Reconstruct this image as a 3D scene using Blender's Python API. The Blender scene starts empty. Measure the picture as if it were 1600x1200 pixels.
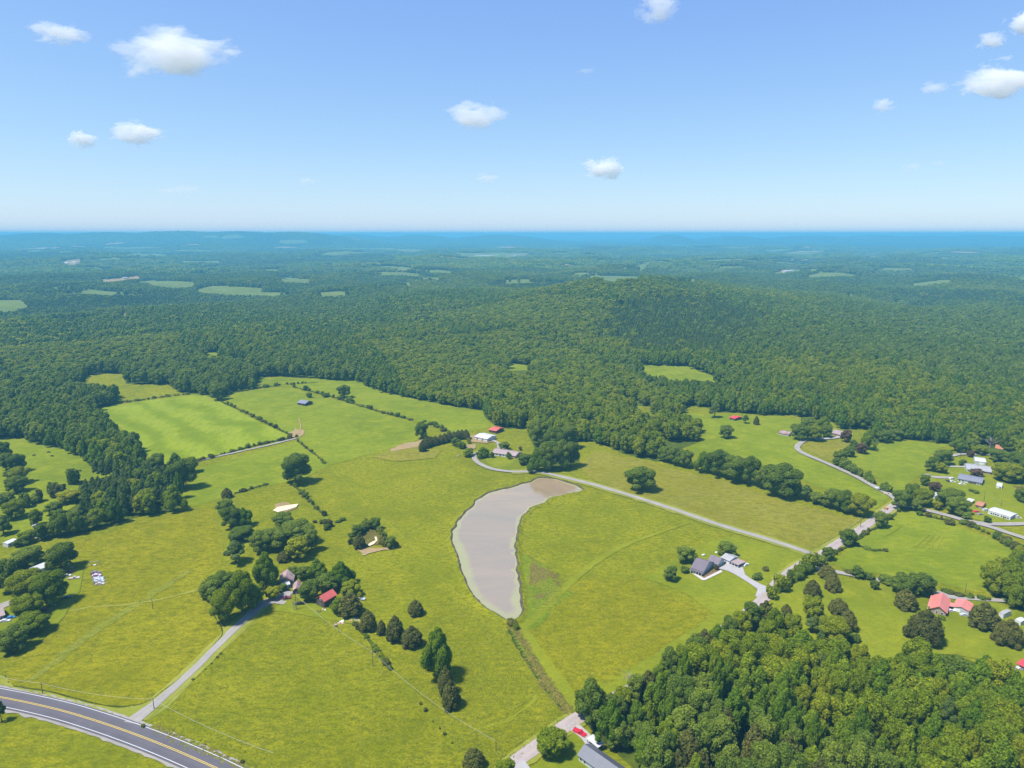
import bpy, math, random
import numpy as np
from mathutils import Vector, Matrix
from mathutils.geometry import delaunay_2d_cdt

random.seed(7)
RNG = np.random.default_rng(11)
SC = bpy.context.scene
COL = SC.collection
R = math.radians

# ---------------------------------------------------------------- camera
CAM_H = 180.0
F_PX = 1067.0
PITCH = math.atan((600 - 365) / F_PX)
cam_d = bpy.data.cameras.new('camera')
cam_d.sensor_width = 36.0
cam_d.lens = F_PX / 1600 * 36.0
cam_d.clip_start = 1.0
cam_d.clip_end = 150000.0
cam = bpy.data.objects.new('camera', cam_d)
cam.location = (0, 0, CAM_H)
cam.rotation_euler = (math.pi / 2 - PITCH, 0, 0)
COL.objects.link(cam)
SC.camera = cam

# ---------------------------------------------------------------- sky, sun, exposure
SUN_EL = R(63)
SUN_AZ = R(-112)          # from +Y (ahead), negative = to the left
world = bpy.data.worlds.new('World')
SC.world = world
world.use_nodes = True
wn = world.node_tree
wn.nodes.clear()
sky = wn.nodes.new('ShaderNodeTexSky')
sky.sky_type = 'NISHITA'
sky.sun_disc = False
sky.sun_elevation = SUN_EL
sky.sun_rotation = SUN_AZ
sky.altitude = 300
sky.air_density = 1.0
sky.dust_density = 0.4
sky.ozone_density = 4.0
bg = wn.nodes.new('ShaderNodeBackground')
bg.inputs['Strength'].default_value = 0.15
wo = wn.nodes.new('ShaderNodeOutputWorld')
ssep = wn.nodes.new('ShaderNodeSeparateColor')
scom = wn.nodes.new('ShaderNodeCombineColor')
wn.links.new(sky.outputs[0], ssep.inputs[0])
for ch, (gam, gain) in enumerate(((0.78, 0.613), (0.70, 0.80), (0.30, 1.94))):   # camera response for the hazy blue of this sky
    pw_ = wn.nodes.new('ShaderNodeMath')
    pw_.operation = 'POWER'
    pw_.inputs[1].default_value = gam
    gn_ = wn.nodes.new('ShaderNodeMath')
    gn_.operation = 'MULTIPLY'
    gn_.inputs[1].default_value = gain
    wn.links.new(ssep.outputs[ch], pw_.inputs[0])
    wn.links.new(pw_.outputs[0], gn_.inputs[0])
    wn.links.new(gn_.outputs[0], scom.inputs[ch])
wn.links.new(scom.outputs[0], bg.inputs['Color'])
wn.links.new(bg.outputs[0], wo.inputs['Surface'])

sun_d = bpy.data.lights.new('sun', 'SUN')
sun_d.energy = 3.6
sun_d.angle = R(8.0)
sun_d.color = (1.0, 0.955, 0.88)
sun = bpy.data.objects.new('sun', sun_d)
sdir = Vector((math.sin(SUN_AZ) * math.cos(SUN_EL), math.cos(SUN_AZ) * math.cos(SUN_EL), math.sin(SUN_EL)))
sun.rotation_euler = (-sdir).to_track_quat('-Z', 'Y').to_euler()
sun.location = (0, 0, 600)
COL.objects.link(sun)

SC.view_settings.view_transform = 'Standard'
SC.view_settings.look = 'None'
SC.view_settings.gamma = 1.0
SC.view_settings.use_curve_mapping = False
SC.view_settings.exposure = 1.0
SC.cycles.volume_bounces = 8
SC.cycles.max_bounces = 9
SC.cycles.diffuse_bounces = 2
SC.cycles.glossy_bounces = 2
SC.cycles.transmission_bounces = 3
SC.cycles.transparent_max_bounces = 6
SC.cycles.volume_max_steps = 256
SC.cycles.volume_step_rate = 0.25
SC.cycles.sample_clamp_indirect = 3.0
SC.cycles.use_denoising = True
SC.cycles.denoiser = 'OPENIMAGEDENOISE'
SC.cycles.denoising_input_passes = 'RGB_ALBEDO_NORMAL'
SC.cycles.denoising_prefilter = 'NONE'

# ---------------------------------------------------------------- land form and projection helpers
SP, CP = math.sin(PITCH), math.cos(PITCH)


def hill_from(px, ytop, D, sx, sy, canopy=14.0):
    a = PITCH - math.atan((600 - ytop) / F_PX)
    return ((px - 800) / F_PX * D / CP, D, CAM_H - D * math.tan(a) - canopy, sx, sy)


HILLS = [
    hill_from(1000, 449, 1650, 250, 320, 12), hill_from(930, 457, 1750, 220, 260, 16),
    hill_from(1180, 452, 2050, 230, 220, 6), hill_from(1300, 466, 1850, 220, 180, 8),
    hill_from(1400, 472, 1900, 350, 200, 12),
    hill_from(800, 400, 4300, 420, 500), hill_from(690, 408, 4100, 300, 300),
    hill_from(300, 470, 1900, 300, 300),
    hill_from(15, 371, 9000, 420, 900), hill_from(70, 372, 8800, 380, 800), hill_from(130, 374, 8600, 300, 700),
    hill_from(185, 376, 8400, 300, 600), hill_from(235, 377, 8200, 320, 600), hill_from(300, 380, 8000, 350, 500),
    hill_from(350, 379, 7600, 330, 500), hill_from(-60, 372, 9000, 500, 900), hill_from(-200, 373, 9000, 700, 900),
    hill_from(60, 392, 5600, 500, 400), hill_from(170, 396, 5200, 400, 400),
]
for px_, yt_, w_ in ((-250, 363.5, 5000), (100, 364, 2300), (200, 362.5, 3000), (300, 362.3, 3200), (390, 363, 2600), (470, 364.3, 2500)):
    HILLS.append(hill_from(px_, yt_, 9600, w_ * .30, 800, 0))
for px_, yt_, w_ in ((560, 363.8, 1500), (660, 364.3, 1300), (780, 364.5, 1600), (1035, 364.2, 500), (1130, 366, 900), (1250, 365.5, 1500),
                     (1340, 364.8, 1100), (1420, 365.5, 900), (1500, 364.7, 1300), (1600, 365, 1300), (1750, 364.5, 2500)):
    HILLS.append(hill_from(px_, yt_ + 2.3, 13500, w_ * .5, 1200, 0))

POND_C = (-5.0, 385.0)


def H(x, y):
    x = np.asarray(x, float)
    y = np.asarray(y, float)
    d = np.hypot(x, y)
    u = 1.3 * np.sin(x * 0.021 + 0.6) * np.sin(y * 0.017 + 1.1) + 0.8 * np.sin(x * 0.013 - y * 0.016 + 2.0)
    dp = np.hypot(x - POND_C[0], y - POND_C[1]) / 190.0
    z = u * (1 - np.exp(-dp ** 4))
    mid = np.clip((y - 850) / 900, 0, 1)
    z = z + mid * (11 * np.sin(x * .0068 + 1.3 + .8 * np.sin(y * .003)) * np.sin(y * .0052 + .7) + 6 * np.sin(x * .0125 - y * .006 + 2))
    far = np.clip((d - 1500) / 5000, 0, 1)
    z = z + far * 15 * (np.sin(x * 0.0033 + 1) * np.sin(y * 0.0021 + 2) + np.sin(x * 0.0012 - y * 0.0017) + 0.5 * np.sin(x * .006 + y * .004))
    far2 = np.clip((d - 8000) / 12000, 0, 1)
    z = z + far2 * 16 * (np.sin(x * 0.0009 + 1.7) * np.sin(y * 0.0006 + .4) + np.sin(x * 0.0004 - y * 0.0005 + 3))
    ridge = np.zeros_like(z)
    for cx, cy, h, sx, sy in HILLS:
        e = h * np.exp(-((x - cx) / sx) ** 2 * 0.5 - ((y - cy) / sy) ** 2 * 0.5)
        if cy > 7000:
            ridge = np.maximum(ridge, e)
        else:
            z = z + e
    return np.where(ridge > 1, np.maximum(z, ridge), z)


def h1(x, y):
    return float(H(x, y))


def rays(px, py):
    px = np.asarray(px, float)
    py = np.asarray(py, float)
    a = (px - 800) / F_PX
    b = (600 - py) / F_PX
    return a, CP + b * SP, -SP + b * CP


_T = np.geomspace(120, 45000, 900)


def ground(px, py):
    """photo pixel -> first point on the land"""
    px = np.atleast_1d(np.asarray(px, float))
    py = np.atleast_1d(np.asarray(py, float))
    dx, dy, dz = rays(px, py)
    ox = dx[:, None] * _T
    oy = dy[:, None] * _T
    oz = CAM_H + dz[:, None] * _T
    g = oz - H(ox, oy)
    hit = g < 0
    k = np.where(hit.any(1), hit.argmax(1), len(_T) - 1)
    k = np.maximum(k, 1)
    i = np.arange(len(px))
    g0, g1 = g[i, k - 1], g[i, k]
    f = np.clip(g0 / np.where(g0 - g1 == 0, 1, g0 - g1), 0, 1)
    t = _T[k - 1] + f * (_T[k] - _T[k - 1])
    X, Y = dx * t, dy * t
    return np.stack([X, Y, H(X, Y)], 1)


def gp(px, py):
    return Vector(ground([px], [py])[0])


def on_plane(px, py, z):
    dx, dy, dz = rays(px, py)
    t = (CAM_H - z) / -float(dz)
    return float(dx) * t, float(dy) * t


def project(x, y, z):
    zz = np.asarray(z) - CAM_H
    dep = np.asarray(y) * CP - zz * SP
    up = np.asarray(y) * SP + zz * CP
    dep = np.where(dep < 1, 1, dep)
    return 800 + F_PX * np.asarray(x) / dep, 600 - F_PX * up / dep


def in_poly(px, py, poly):
    px = np.asarray(px)
    py = np.asarray(py)
    xs = np.array([p[0] for p in poly], float)
    ys = np.array([p[1] for p in poly], float)
    inside = np.zeros(px.shape, bool)
    cand = (px >= xs.min()) & (px <= xs.max()) & (py >= ys.min()) & (py <= ys.max())
    if not cand.any():
        return inside
    qx, qy = px[cand], py[cand]
    r = np.zeros(qx.shape, bool)
    j = len(poly) - 1
    for i in range(len(poly)):
        c = (ys[i] > qy) != (ys[j] > qy)
        xi = (xs[j] - xs[i]) * (qy - ys[i]) / ((ys[j] - ys[i]) if ys[j] != ys[i] else 1e-9) + xs[i]
        r ^= c & (qx < xi)
        j = i
    inside[cand] = r
    return inside


# ---------------------------------------------------------------- materials
def new_mat(name):
    m = bpy.data.materials.new(name)
    m.use_nodes = True
    nt = m.node_tree
    nt.nodes.clear()
    out = nt.nodes.new('ShaderNodeOutputMaterial')
    return m, nt, out


def N(nt, t, **kw):
    n = nt.nodes.new(t)
    for k, v in kw.items():
        if k.startswith('i_'):
            key = k[2:]
            n.inputs[int(key) if key.isdigit() else key.replace('_', ' ')].default_value = v
        else:
            setattr(n, k, v)
    return n


def ramp(nt, fac, stops):
    r = nt.nodes.new('ShaderNodeValToRGB')
    el = r.color_ramp.elements
    while len(el) > 1:
        el.remove(el[-1])
    el[0].position = stops[0][0]
    el[0].color = stops[0][1] if len(stops[0][1]) == 4 else (*stops[0][1], 1)
    for p, c in stops[1:]:
        e = el.new(p)
        e.color = c if len(c) == 4 else (*c, 1)
    nt.links.new(fac, r.inputs[0])
    return r.outputs[0]


def mixc(nt, fac, a, b, mode='MIX'):
    m = nt.nodes.new('ShaderNodeMix')
    m.data_type = 'RGBA'
    m.blend_type = mode
    for sock, v in ((0, fac), (6, a), (7, b)):
        if hasattr(v, 'default_value') or hasattr(v, 'is_linked'):
            nt.links.new(v, m.inputs[sock])
        elif sock == 0:
            m.inputs[0].default_value = v
        else:
            m.inputs[sock].default_value = (*v, 1) if len(v) == 3 else v
    return m.outputs[2]


def noise(nt, vec, scale, detail=3, rough=0.55, dist=0.0):
    n = nt.nodes.new('ShaderNodeTexNoise')
    n.inputs['Scale'].default_value = scale
    n.inputs['Detail'].default_value = detail
    n.inputs['Roughness'].default_value = rough
    n.inputs['Distortion'].default_value = dist
    if vec is not None:
        nt.links.new(vec, n.inputs['Vector'])
    return n.outputs[0]


def simple(name, col, rough=0.8, metal=0.0, var=0.12, scale=1.5, spec=0.3):
    m, nt, out = new_mat(name)
    b = N(nt, 'ShaderNodeBsdfPrincipled')
    b.inputs['Roughness'].default_value = rough
    b.inputs['Metallic'].default_value = metal
    b.inputs['Specular IOR Level'].default_value = spec
    tc = N(nt, 'ShaderNodeTexCoord')
    n = noise(nt, tc.outputs['Object'], scale, 4, 0.65)
    lo = tuple(c * (1 - var) for c in col)
    hi = tuple(min(1, c * (1 + var)) for c in col)
    nt.links.new(ramp(nt, n, [(0.3, lo), (0.7, hi)]), b.inputs['Base Color'])
    nt.links.new(b.outputs[0], out.inputs[0])
    return m


def grass_mat(name, dark, mid, light, warm=None, tuft=0.55, streak=None, contrast=1.0, bump=0.6, bands=0.0):
    """pasture: broad drifts, 10-40 m patches, tufts of 1-3 m"""
    m, nt, out = new_mat(name)
    geo = N(nt, 'ShaderNodeNewGeometry')
    pos = geo.outputs['Position']
    if streak is not None:
        mp = N(nt, 'ShaderNodeMapping')
        mp.inputs['Rotation'].default_value = (0, 0, streak)
        mp.inputs['Scale'].default_value = (1, 0.3, 1)
        nt.links.new(pos, mp.inputs[0])
        fine_v = mp.outputs[0]
    else:
        mp = N(nt, 'ShaderNodeMapping')
        mp.inputs['Scale'].default_value = (0.55, 1.0, 1)
        nt.links.new(pos, mp.inputs[0])
        fine_v = mp.outputs[0]
    broad = noise(nt, pos, 0.011, 4, 0.6, 0.6)
    patch = noise(nt, pos, 0.06, 4, 0.65, 0.5)
    fine = noise(nt, fine_v, tuft, 6, 0.8, 0.2)
    tiny = noise(nt, fine_v, 1.9, 3, 0.75)
    c = ramp(nt, broad, [(0.33, tuple(v * .80 for v in mid)), (0.50, mid), (0.66, tuple(v * 1.04 for v in light))])
    w = warm or tuple(v * f for v, f in zip(light, (1.10, 1.06, 1.0)))
    c = mixc(nt, ramp(nt, patch, [(0.42, (0, 0, 0)), (0.68, (1, 1, 1))]), c, w)
    damp = noise(nt, pos, 0.028, 5, 0.7, 1.0)
    c = mixc(nt, ramp(nt, damp, [(0.50, (0, 0, 0)), (0.66, (0.42,) * 3)]), c, tuple(v * f for v, f in zip(mid, (.74, .84, .8))))
    pale = noise(nt, pos, 0.045, 6, 0.8, 1.5)
    c = mixc(nt, ramp(nt, pale, [(0.58, (0, 0, 0)), (0.70, (0.5,) * 3)]), c, tuple(v * f for v, f in zip(light, (1.16, 1.08, 2.2))))
    if bands:
        wv = N(nt, 'ShaderNodeTexWave')
        wv.wave_type = 'BANDS'
        wv.bands_direction = 'DIAGONAL'
        wv.inputs['Scale'].default_value = 0.012
        wv.inputs['Distortion'].default_value = 9.0
        wv.inputs['Detail'].default_value = 2.0
        wv.inputs['Detail Scale'].default_value = 0.6
        nt.links.new(pos, wv.inputs[0])
        c = mixc(nt, ramp(nt, wv.outputs[1], [(0.35, (0, 0, 0)), (0.75, (bands,) * 3)]), c, tuple(v * f for v, f in zip(light, (1.12, 1.08, 1.6))))
        c = mixc(nt, ramp(nt, wv.outputs[1], [(0.0, (bands,) * 3), (0.3, (0, 0, 0))]), c, tuple(v * .8 for v in mid))
    c2 = mixc(nt, ramp(nt, fine, [(0.34, (1.0 * contrast,) * 3), (0.56, (0, 0, 0))]), c, dark)
    c3 = mixc(nt, ramp(nt, tiny, [(0.36, (0.75 * contrast,) * 3), (0.55, (0, 0, 0))]), c2, dark)
    weed = noise(nt, pos, 0.16, 3, 0.7, 1.2)
    c4 = mixc(nt, ramp(nt, weed, [(0.66, (0, 0, 0)), (0.74, (0.55,) * 3)]), c3, dark)
    b = N(nt, 'ShaderNodeBsdfDiffuse')
    nt.links.new(c4, b.inputs['Color'])
    bp = N(nt, 'ShaderNodeBump')
    bp.inputs['Strength'].default_value = bump
    bp.inputs['Distance'].default_value = 0.8
    nt.links.new(fine, bp.inputs['Height'])
    nt.links.new(bp.outputs[0], b.inputs['Normal'])
    nt.links.new(b.outputs[0], out.inputs[0])
    return m


def leaf_mat(name, dark, mid, light, trans=0.25):
    """leaf colour varies from tree to tree and from leaf clump to leaf clump"""
    m, nt, out = new_mat(name)
    oi = N(nt, 'ShaderNodeObjectInfo')
    geo = N(nt, 'ShaderNodeNewGeometry')
    t = ramp(nt, oi.outputs['Random'], [(0.0, dark), (0.5, mid), (1.0, light)])
    v = ramp(nt, geo.outputs['Random Per Island'], [(0.0, (0.50, 0.56, 0.55)), (0.55, (1, 1, 1)), (1.0, (1.6, 1.4, 1.1))])
    c = mixc(nt, 1.0, t, v, 'MULTIPLY')
    d = N(nt, 'ShaderNodeBsdfDiffuse')
    tr = N(nt, 'ShaderNodeBsdfTranslucent')
    mx = N(nt, 'ShaderNodeMixShader')
    mx.inputs[0].default_value = trans
    tc = mixc(nt, 1.0, c, (1.3, 1.25, 0.55), 'MULTIPLY')
    nt.links.new(c, d.inputs[0])
    nt.links.new(tc, tr.inputs[0])
    nt.links.new(d.outputs[0], mx.inputs[1])
    nt.links.new(tr.outputs[0], mx.inputs[2])
    nt.links.new(mx.outputs[0], out.inputs[0])
    return m


M = {}
# grass, real-world reflectances
M['pasture'] = grass_mat('pasture_grass', (0.09, 0.108, 0.006), (0.192, 0.204, 0.007), (0.245, 0.24, 0.01))
M['pasture_olive'] = grass_mat('olive_pasture_grass', (0.096, 0.104, 0.005), (0.208, 0.203, 0.005), (0.25, 0.234, 0.009), tuft=0.42)
M['pasture_near'] = grass_mat('tufted_pasture_grass', (0.09, 0.106, 0.005), (0.2, 0.208, 0.005), (0.252, 0.248, 0.011), tuft=0.5, contrast=1.0, bump=0.9)
M['pasture_gold'] = grass_mat('golden_pasture_grass', (0.12, 0.12, 0.012), (0.215, 0.2, 0.014), (0.26, 0.23, 0.024), warm=(0.235, 0.215, 0.035), tuft=0.35)
M['hay'] = grass_mat('mown_hay_grass', (0.105, 0.15, 0.008), (0.165, 0.215, 0.008), (0.22, 0.262, 0.014), tuft=0.2, streak=R(60), contrast=0.6, bump=0.3, bands=.6)
M['field_green'] = grass_mat('green_field_grass', (0.095, 0.13, 0.008), (0.162, 0.2, 0.009), (0.205, 0.228, 0.013), tuft=0.3, contrast=0.7, bump=0.4)
M['lawn'] = grass_mat('lawn_grass', (0.095, 0.12, 0.008), (0.162, 0.19, 0.009), (0.198, 0.215, 0.012), tuft=0.5, contrast=0.55, bump=0.25)
M['verge'] = grass_mat('mown_verge_grass', (0.14, 0.155, 0.02), (0.215, 0.23, 0.03), (0.26, 0.26, 0.05), tuft=0.8, contrast=0.5, bump=0.2)
M['strip'] = grass_mat('mown_strip_grass', (0.1, 0.12, 0.008), (0.18, 0.2, 0.01), (0.215, 0.23, 0.014), tuft=0.9, contrast=0.5, bump=0.2)
M['marsh'] = grass_mat('bright_marsh_grass', (0.07, 0.11, 0.008), (0.17, 0.21, 0.01), (0.21, 0.24, 0.015), tuft=0.6)
M['weeds'] = grass_mat('brown_weed_patch', (0.062, 0.055, 0.015), (0.135, 0.115, 0.026), (0.17, 0.155, 0.03), tuft=0.6, contrast=1.0)
M['far_field'] = grass_mat('distant_meadow_grass', (0.085, 0.115, 0.025), (0.12, 0.155, 0.035), (0.15, 0.185, 0.045), tuft=0.02, contrast=0.5, bump=0.1)
M['dirt'] = grass_mat('bare_red_soil', (0.16, 0.13, 0.05), (0.29, 0.215, 0.1), (0.36, 0.28, 0.15), warm=(0.36, 0.22, 0.12), tuft=0.5, contrast=0.5, bump=0.2)
M['sand'] = simple('pale_silt', (0.62, 0.50, 0.33), 0.9, var=0.12, scale=0.3)
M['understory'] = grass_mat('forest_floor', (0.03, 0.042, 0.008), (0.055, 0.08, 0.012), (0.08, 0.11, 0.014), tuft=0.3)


def road_mat(name, col, var, edge=0.0, speck=3.0):
    m, nt, out = new_mat(name)
    geo = N(nt, 'ShaderNodeNewGeometry')
    a = noise(nt, geo.outputs['Position'], 0.12, 4, 0.6)
    b_ = noise(nt, geo.outputs['Position'], speck, 3, 0.7)
    lo = tuple(c * (1 - var) for c in col)
    hi = tuple(c * (1 + var) for c in col)
    c = ramp(nt, a, [(0.3, lo), (0.7, hi)])
    c = mixc(nt, ramp(nt, b_, [(0.35, (0.35,) * 3), (0.6, (0, 0, 0))]), c, tuple(v * 0.72 for v in col))
    uv = N(nt, 'ShaderNodeUVMap')
    sep = N(nt, 'ShaderNodeSeparateXYZ')
    nt.links.new(uv.outputs[0], sep.inputs[0])
    # wheel tracks: two paler lines, worn by tyres
    w = N(nt, 'ShaderNodeMath', operation='SINE')
    mu = N(nt, 'ShaderNodeMath', operation='MULTIPLY')
    mu.inputs[1].default_value = 2 * math.pi * (2 if edge == 0 else edge)
    nt.links.new(sep.outputs[0], mu.inputs[0])
    nt.links.new(mu.outputs[0], w.inputs[0])
    c = mixc(nt, ramp(nt, w.outputs[0], [(0.2, (0, 0, 0)), (0.9, (0.4,) * 3)]), c, tuple(v * 1.18 for v in col))
    d = N(nt, 'ShaderNodeBsdfPrincipled')
    d.inputs['Roughness'].default_value = 0.9
    d.inputs['Specular IOR Level'].default_value = 0.2
    nt.links.new(c, d.inputs['Base Color'])
    nt.links.new(d.outputs[0], out.inputs[0])
    return m


M['asphalt'] = road_mat('worn_asphalt', (0.105, 0.096, 0.106), 0.12)
M['gravel'] = road_mat('pale_gravel', (0.28, 0.255, 0.225), 0.15)
M['county'] = road_mat('chip_seal', (0.33, 0.275, 0.25), 0.12)
M['concrete'] = simple('concrete', (0.34, 0.32, 0.31), 0.85, var=0.08, scale=0.4)
M['paint_w'] = simple('white_road_paint', (0.55, 0.55, 0.54), 0.6, var=0.08)
M['paint_y'] = simple('yellow_road_paint', (0.62, 0.45, 0.10), 0.6, var=0.08)
M['bark'] = simple('bark', (0.12, 0.09, 0.065), 0.9, var=0.3, scale=2)
M['deadwood'] = simple('weathered_dead_wood', (0.30, 0.25, 0.22), 0.9, var=0.2, scale=2)
M['leaf_oak'] = leaf_mat('oak_leaves', (0.105, 0.158, 0.022), (0.138, 0.195, 0.026), (0.18, 0.235, 0.032), 0.33)
M['leaf_maple'] = leaf_mat('maple_leaves', (0.14, 0.2, 0.012), (0.185, 0.24, 0.014), (0.245, 0.28, 0.017), 0.38)
M['leaf_poplar'] = leaf_mat('poplar_leaves', (0.102, 0.18, 0.014), (0.148, 0.228, 0.017), (0.2, 0.265, 0.018), 0.38)
M['leaf_yellow'] = leaf_mat('yellow_green_leaves', (0.23, 0.265, 0.012), (0.26, 0.285, 0.014), (0.28, 0.3, 0.015), 0.35)
M['leaf_cedar'] = leaf_mat('cedar_needles', (0.092, 0.1, 0.024), (0.115, 0.122, 0.028), (0.14, 0.142, 0.032), 0.25)
M['leaf_pine'] = leaf_mat('pine_needles', (0.088, 0.135, 0.03), (0.105, 0.152, 0.034), (0.125, 0.17, 0.038), 0.25)
M['leaf_plum'] = leaf_mat('plum_leaves', (0.11, 0.075, 0.045), (0.13, 0.085, 0.05), (0.15, 0.1, 0.06), 0.2)


# ---------------------------------------------------------------- object helpers
def mesh_from(name, V, Fc, mats=(), smooth=False):
    me = bpy.data.meshes.new(name)
    me.from_pydata([tuple(v) for v in V], [], [tuple(f) for f in Fc])
    for m in mats:
        me.materials.append(m)
    if smooth:
        me.polygons.foreach_set('use_smooth', [True] * len(me.polygons))
    me.update()
    return me


def link(name, me, parent=None):
    o = bpy.data.objects.new(name, me)
    COL.objects.link(o)
    if parent is not None:
        o.parent = parent
    return o


def tag(o, label=None, cat=None, group=None, kind=None):
    for k, v in (('label', label), ('category', cat), ('group', group), ('kind', kind)):
        if v:
            o[k] = v
    return o


def empty(name, loc, rz=0.0):
    o = bpy.data.objects.new(name, None)
    o.empty_display_size = 0.5
    o.location = loc
    o.rotation_euler = (0, 0, rz)
    COL.objects.link(o)
    return o


class MB:
    def __init__(s):
        s.v, s.f = [], []

    def quad(s, a, b, c, d):
        n = len(s.v)
        s.v += [tuple(a), tuple(b), tuple(c), tuple(d)]
        s.f.append((n, n + 1, n + 2, n + 3))

    def poly(s, pts):
        n = len(s.v)
        s.v += [tuple(p) for p in pts]
        s.f.append(tuple(range(n, n + len(pts))))

    def box(s, x0, x1, y0, y1, z0, z1):
        n = len(s.v)
        s.v += [(x, y, z) for z in (z0, z1) for x, y in ((x0, y0), (x1, y0), (x1, y1), (x0, y1))]
        for f in ((3, 2, 1, 0), (4, 5, 6, 7), (0, 1, 5, 4), (1, 2, 6, 5), (2, 3, 7, 6), (3, 0, 4, 7)):
            s.f.append(tuple(n + i for i in f))
        return s

    def prism(s, prof, axis, a, b):
        """extrude a closed profile [(u, z)...] from a to b along axis x or y"""
        n = len(s.v)
        k = len(prof)
        for t in (a, b):
            for u, z in prof:
                s.v.append((t, u, z) if axis == 'x' else (u, t, z))
        s.f.append(tuple(n + i for i in range(k))[::-1])
        s.f.append(tuple(n + k + i for i in range(k)))
        for i in range(k):
            j = (i + 1) % k
            s.f.append((n + i, n + j, n + k + j, n + k + i))
        return s

    def tube(s, a, b, r0, r1, seg=6):
        a, b = Vector(a), Vector(b)
        d = (b - a).normalized()
        u = d.orthogonal().normalized()
        w = d.cross(u)
        n = len(s.v)
        for p, r in ((a, r0), (b, r1)):
            for i in range(seg):
                t = 2 * math.pi * i / seg
                s.v.append(tuple(p + u * (r * math.cos(t)) + w * (r * math.sin(t))))
        for i in range(seg):
            j = (i + 1) % seg
            s.f.append((n + i, n + j, n + seg + j, n + seg + i))
        s.f.append(tuple(n + seg + i for i in range(seg)))
        s.f.append(tuple(n + i for i in range(seg))[::-1])
        return s

    def build(s, name, mat, parent=None, smooth=False):
        return link(name, mesh_from(name, s.v, s.f, [mat], smooth), parent)


# ---------------------------------------------------------------- terrain
def terrain():
    az = np.concatenate([np.arange(-180, -56, 4.0), np.arange(-56, 56, 0.5), np.arange(56, 180, 4.0)])
    az = np.radians(az)
    rr = [0.0]
    r = 30.0
    while r < 62000:
        rr.append(r)
        r += min(max(4.0, r * 0.017), 260 if r < 20000 else 600)
    rr = np.array(rr[1:])
    A, D = np.meshgrid(az, rr)
    X, Y = np.sin(A) * D, np.cos(A) * D
    Z = H(X, Y)
    na, nr = len(az), len(rr)
    V = np.stack([X.ravel(), Y.ravel(), Z.ravel()], 1)
    V = np.vstack([[0, 0, h1(0, 0)], V])
    i = np.arange(nr - 1)[:, None]
    j = np.arange(na)[None, :]
    j2 = (j + 1) % na
    q = np.stack([1 + i * na + j, 1 + i * na + j2, 1 + (i + 1) * na + j2, 1 + (i + 1) * na + j], -1).reshape(-1, 4)[:, ::-1]
    me = bpy.data.meshes.new('ground')
    tri = [(0, 1 + (k + 1) % na, 1 + k) for k in range(na)]
    me.from_pydata(V.tolist(), [], q.tolist() + tri)
    me.polygons.foreach_set('use_smooth', [True] * len(me.polygons))
    return me


def canopy_land_mat():
    """land under and beyond the modelled woods: woodland green broken by paler meadows"""
    m, nt, out = new_mat('wooded_land')
    geo = N(nt, 'ShaderNodeNewGeometry')
    pos = geo.outputs['Position']
    mp = N(nt, 'ShaderNodeMapping')
    mp.inputs['Scale'].default_value = (0.35, 1, 1)
    nt.links.new(pos, mp.inputs[0])
    a = noise(nt, mp.outputs[0], 0.0011, 4, 0.6, 0.4)
    b_ = noise(nt, pos, 0.02, 4, 0.7)
    c = ramp(nt, b_, [(0.3, (0.018, 0.034, 0.010)), (0.7, (0.045, 0.074, 0.020))])
    c = mixc(nt, ramp(nt, a, [(0.64, (0, 0, 0)), (0.70, (0.75,) * 3)]), c, (0.13, 0.17, 0.045))
    ln = N(nt, 'ShaderNodeVectorMath', operation='LENGTH')
    nt.links.new(pos, ln.inputs[0])
    d = N(nt, 'ShaderNodeMapRange')
    d.inputs[1].default_value = 7000
    d.inputs[2].default_value = 8500
    nt.links.new(ln.outputs['Value'], d.inputs[0])
    near = ramp(nt, noise(nt, pos, 0.08, 4, 0.7), [(0.3, (0.045, 0.062, 0.008)), (0.7, (0.09, 0.12, 0.014))])
    c = mixc(nt, d.outputs[0], near, c)
    s = N(nt, 'ShaderNodeBsdfDiffuse')
    nt.links.new(c, s.inputs[0])
    bp = N(nt, 'ShaderNodeBump')
    bp.inputs['Strength'].default_value = 0.8
    bp.inputs['Distance'].default_value = 12.0
    nt.links.new(noise(nt, pos, 0.03, 4, 0.7), bp.inputs['Height'])
    nt.links.new(bp.outputs[0], s.inputs['Normal'])
    nt.links.new(s.outputs[0], out.inputs[0])
    return m


gme = terrain()
gme.materials.append(canopy_land_mat())
tag(link('ground', gme), kind='structure')


def densify(pts, step):
    out = []
    n = len(pts)
    for i in range(n):
        a, b = pts[i], pts[(i + 1) % n]
        k = max(1, int(math.dist(a[:2], b[:2]) / step))
        for t in range(k):
            out.append((a[0] + (b[0] - a[0]) * t / k, a[1] + (b[1] - a[1]) * t / k))
    return out


def wobble(pts, amp, seed=0, closed=True):
    """ragged natural edge"""
    r = np.random.default_rng(seed + 5)
    n = len(pts)
    P = np.array(pts)
    w = r.normal(0, 1, (n, 2))
    for _ in range(2):
        w = (w + np.roll(w, 1, 0) + np.roll(w, -1, 0)) / 2.2
    return (P + w * amp).tolist()


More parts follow.
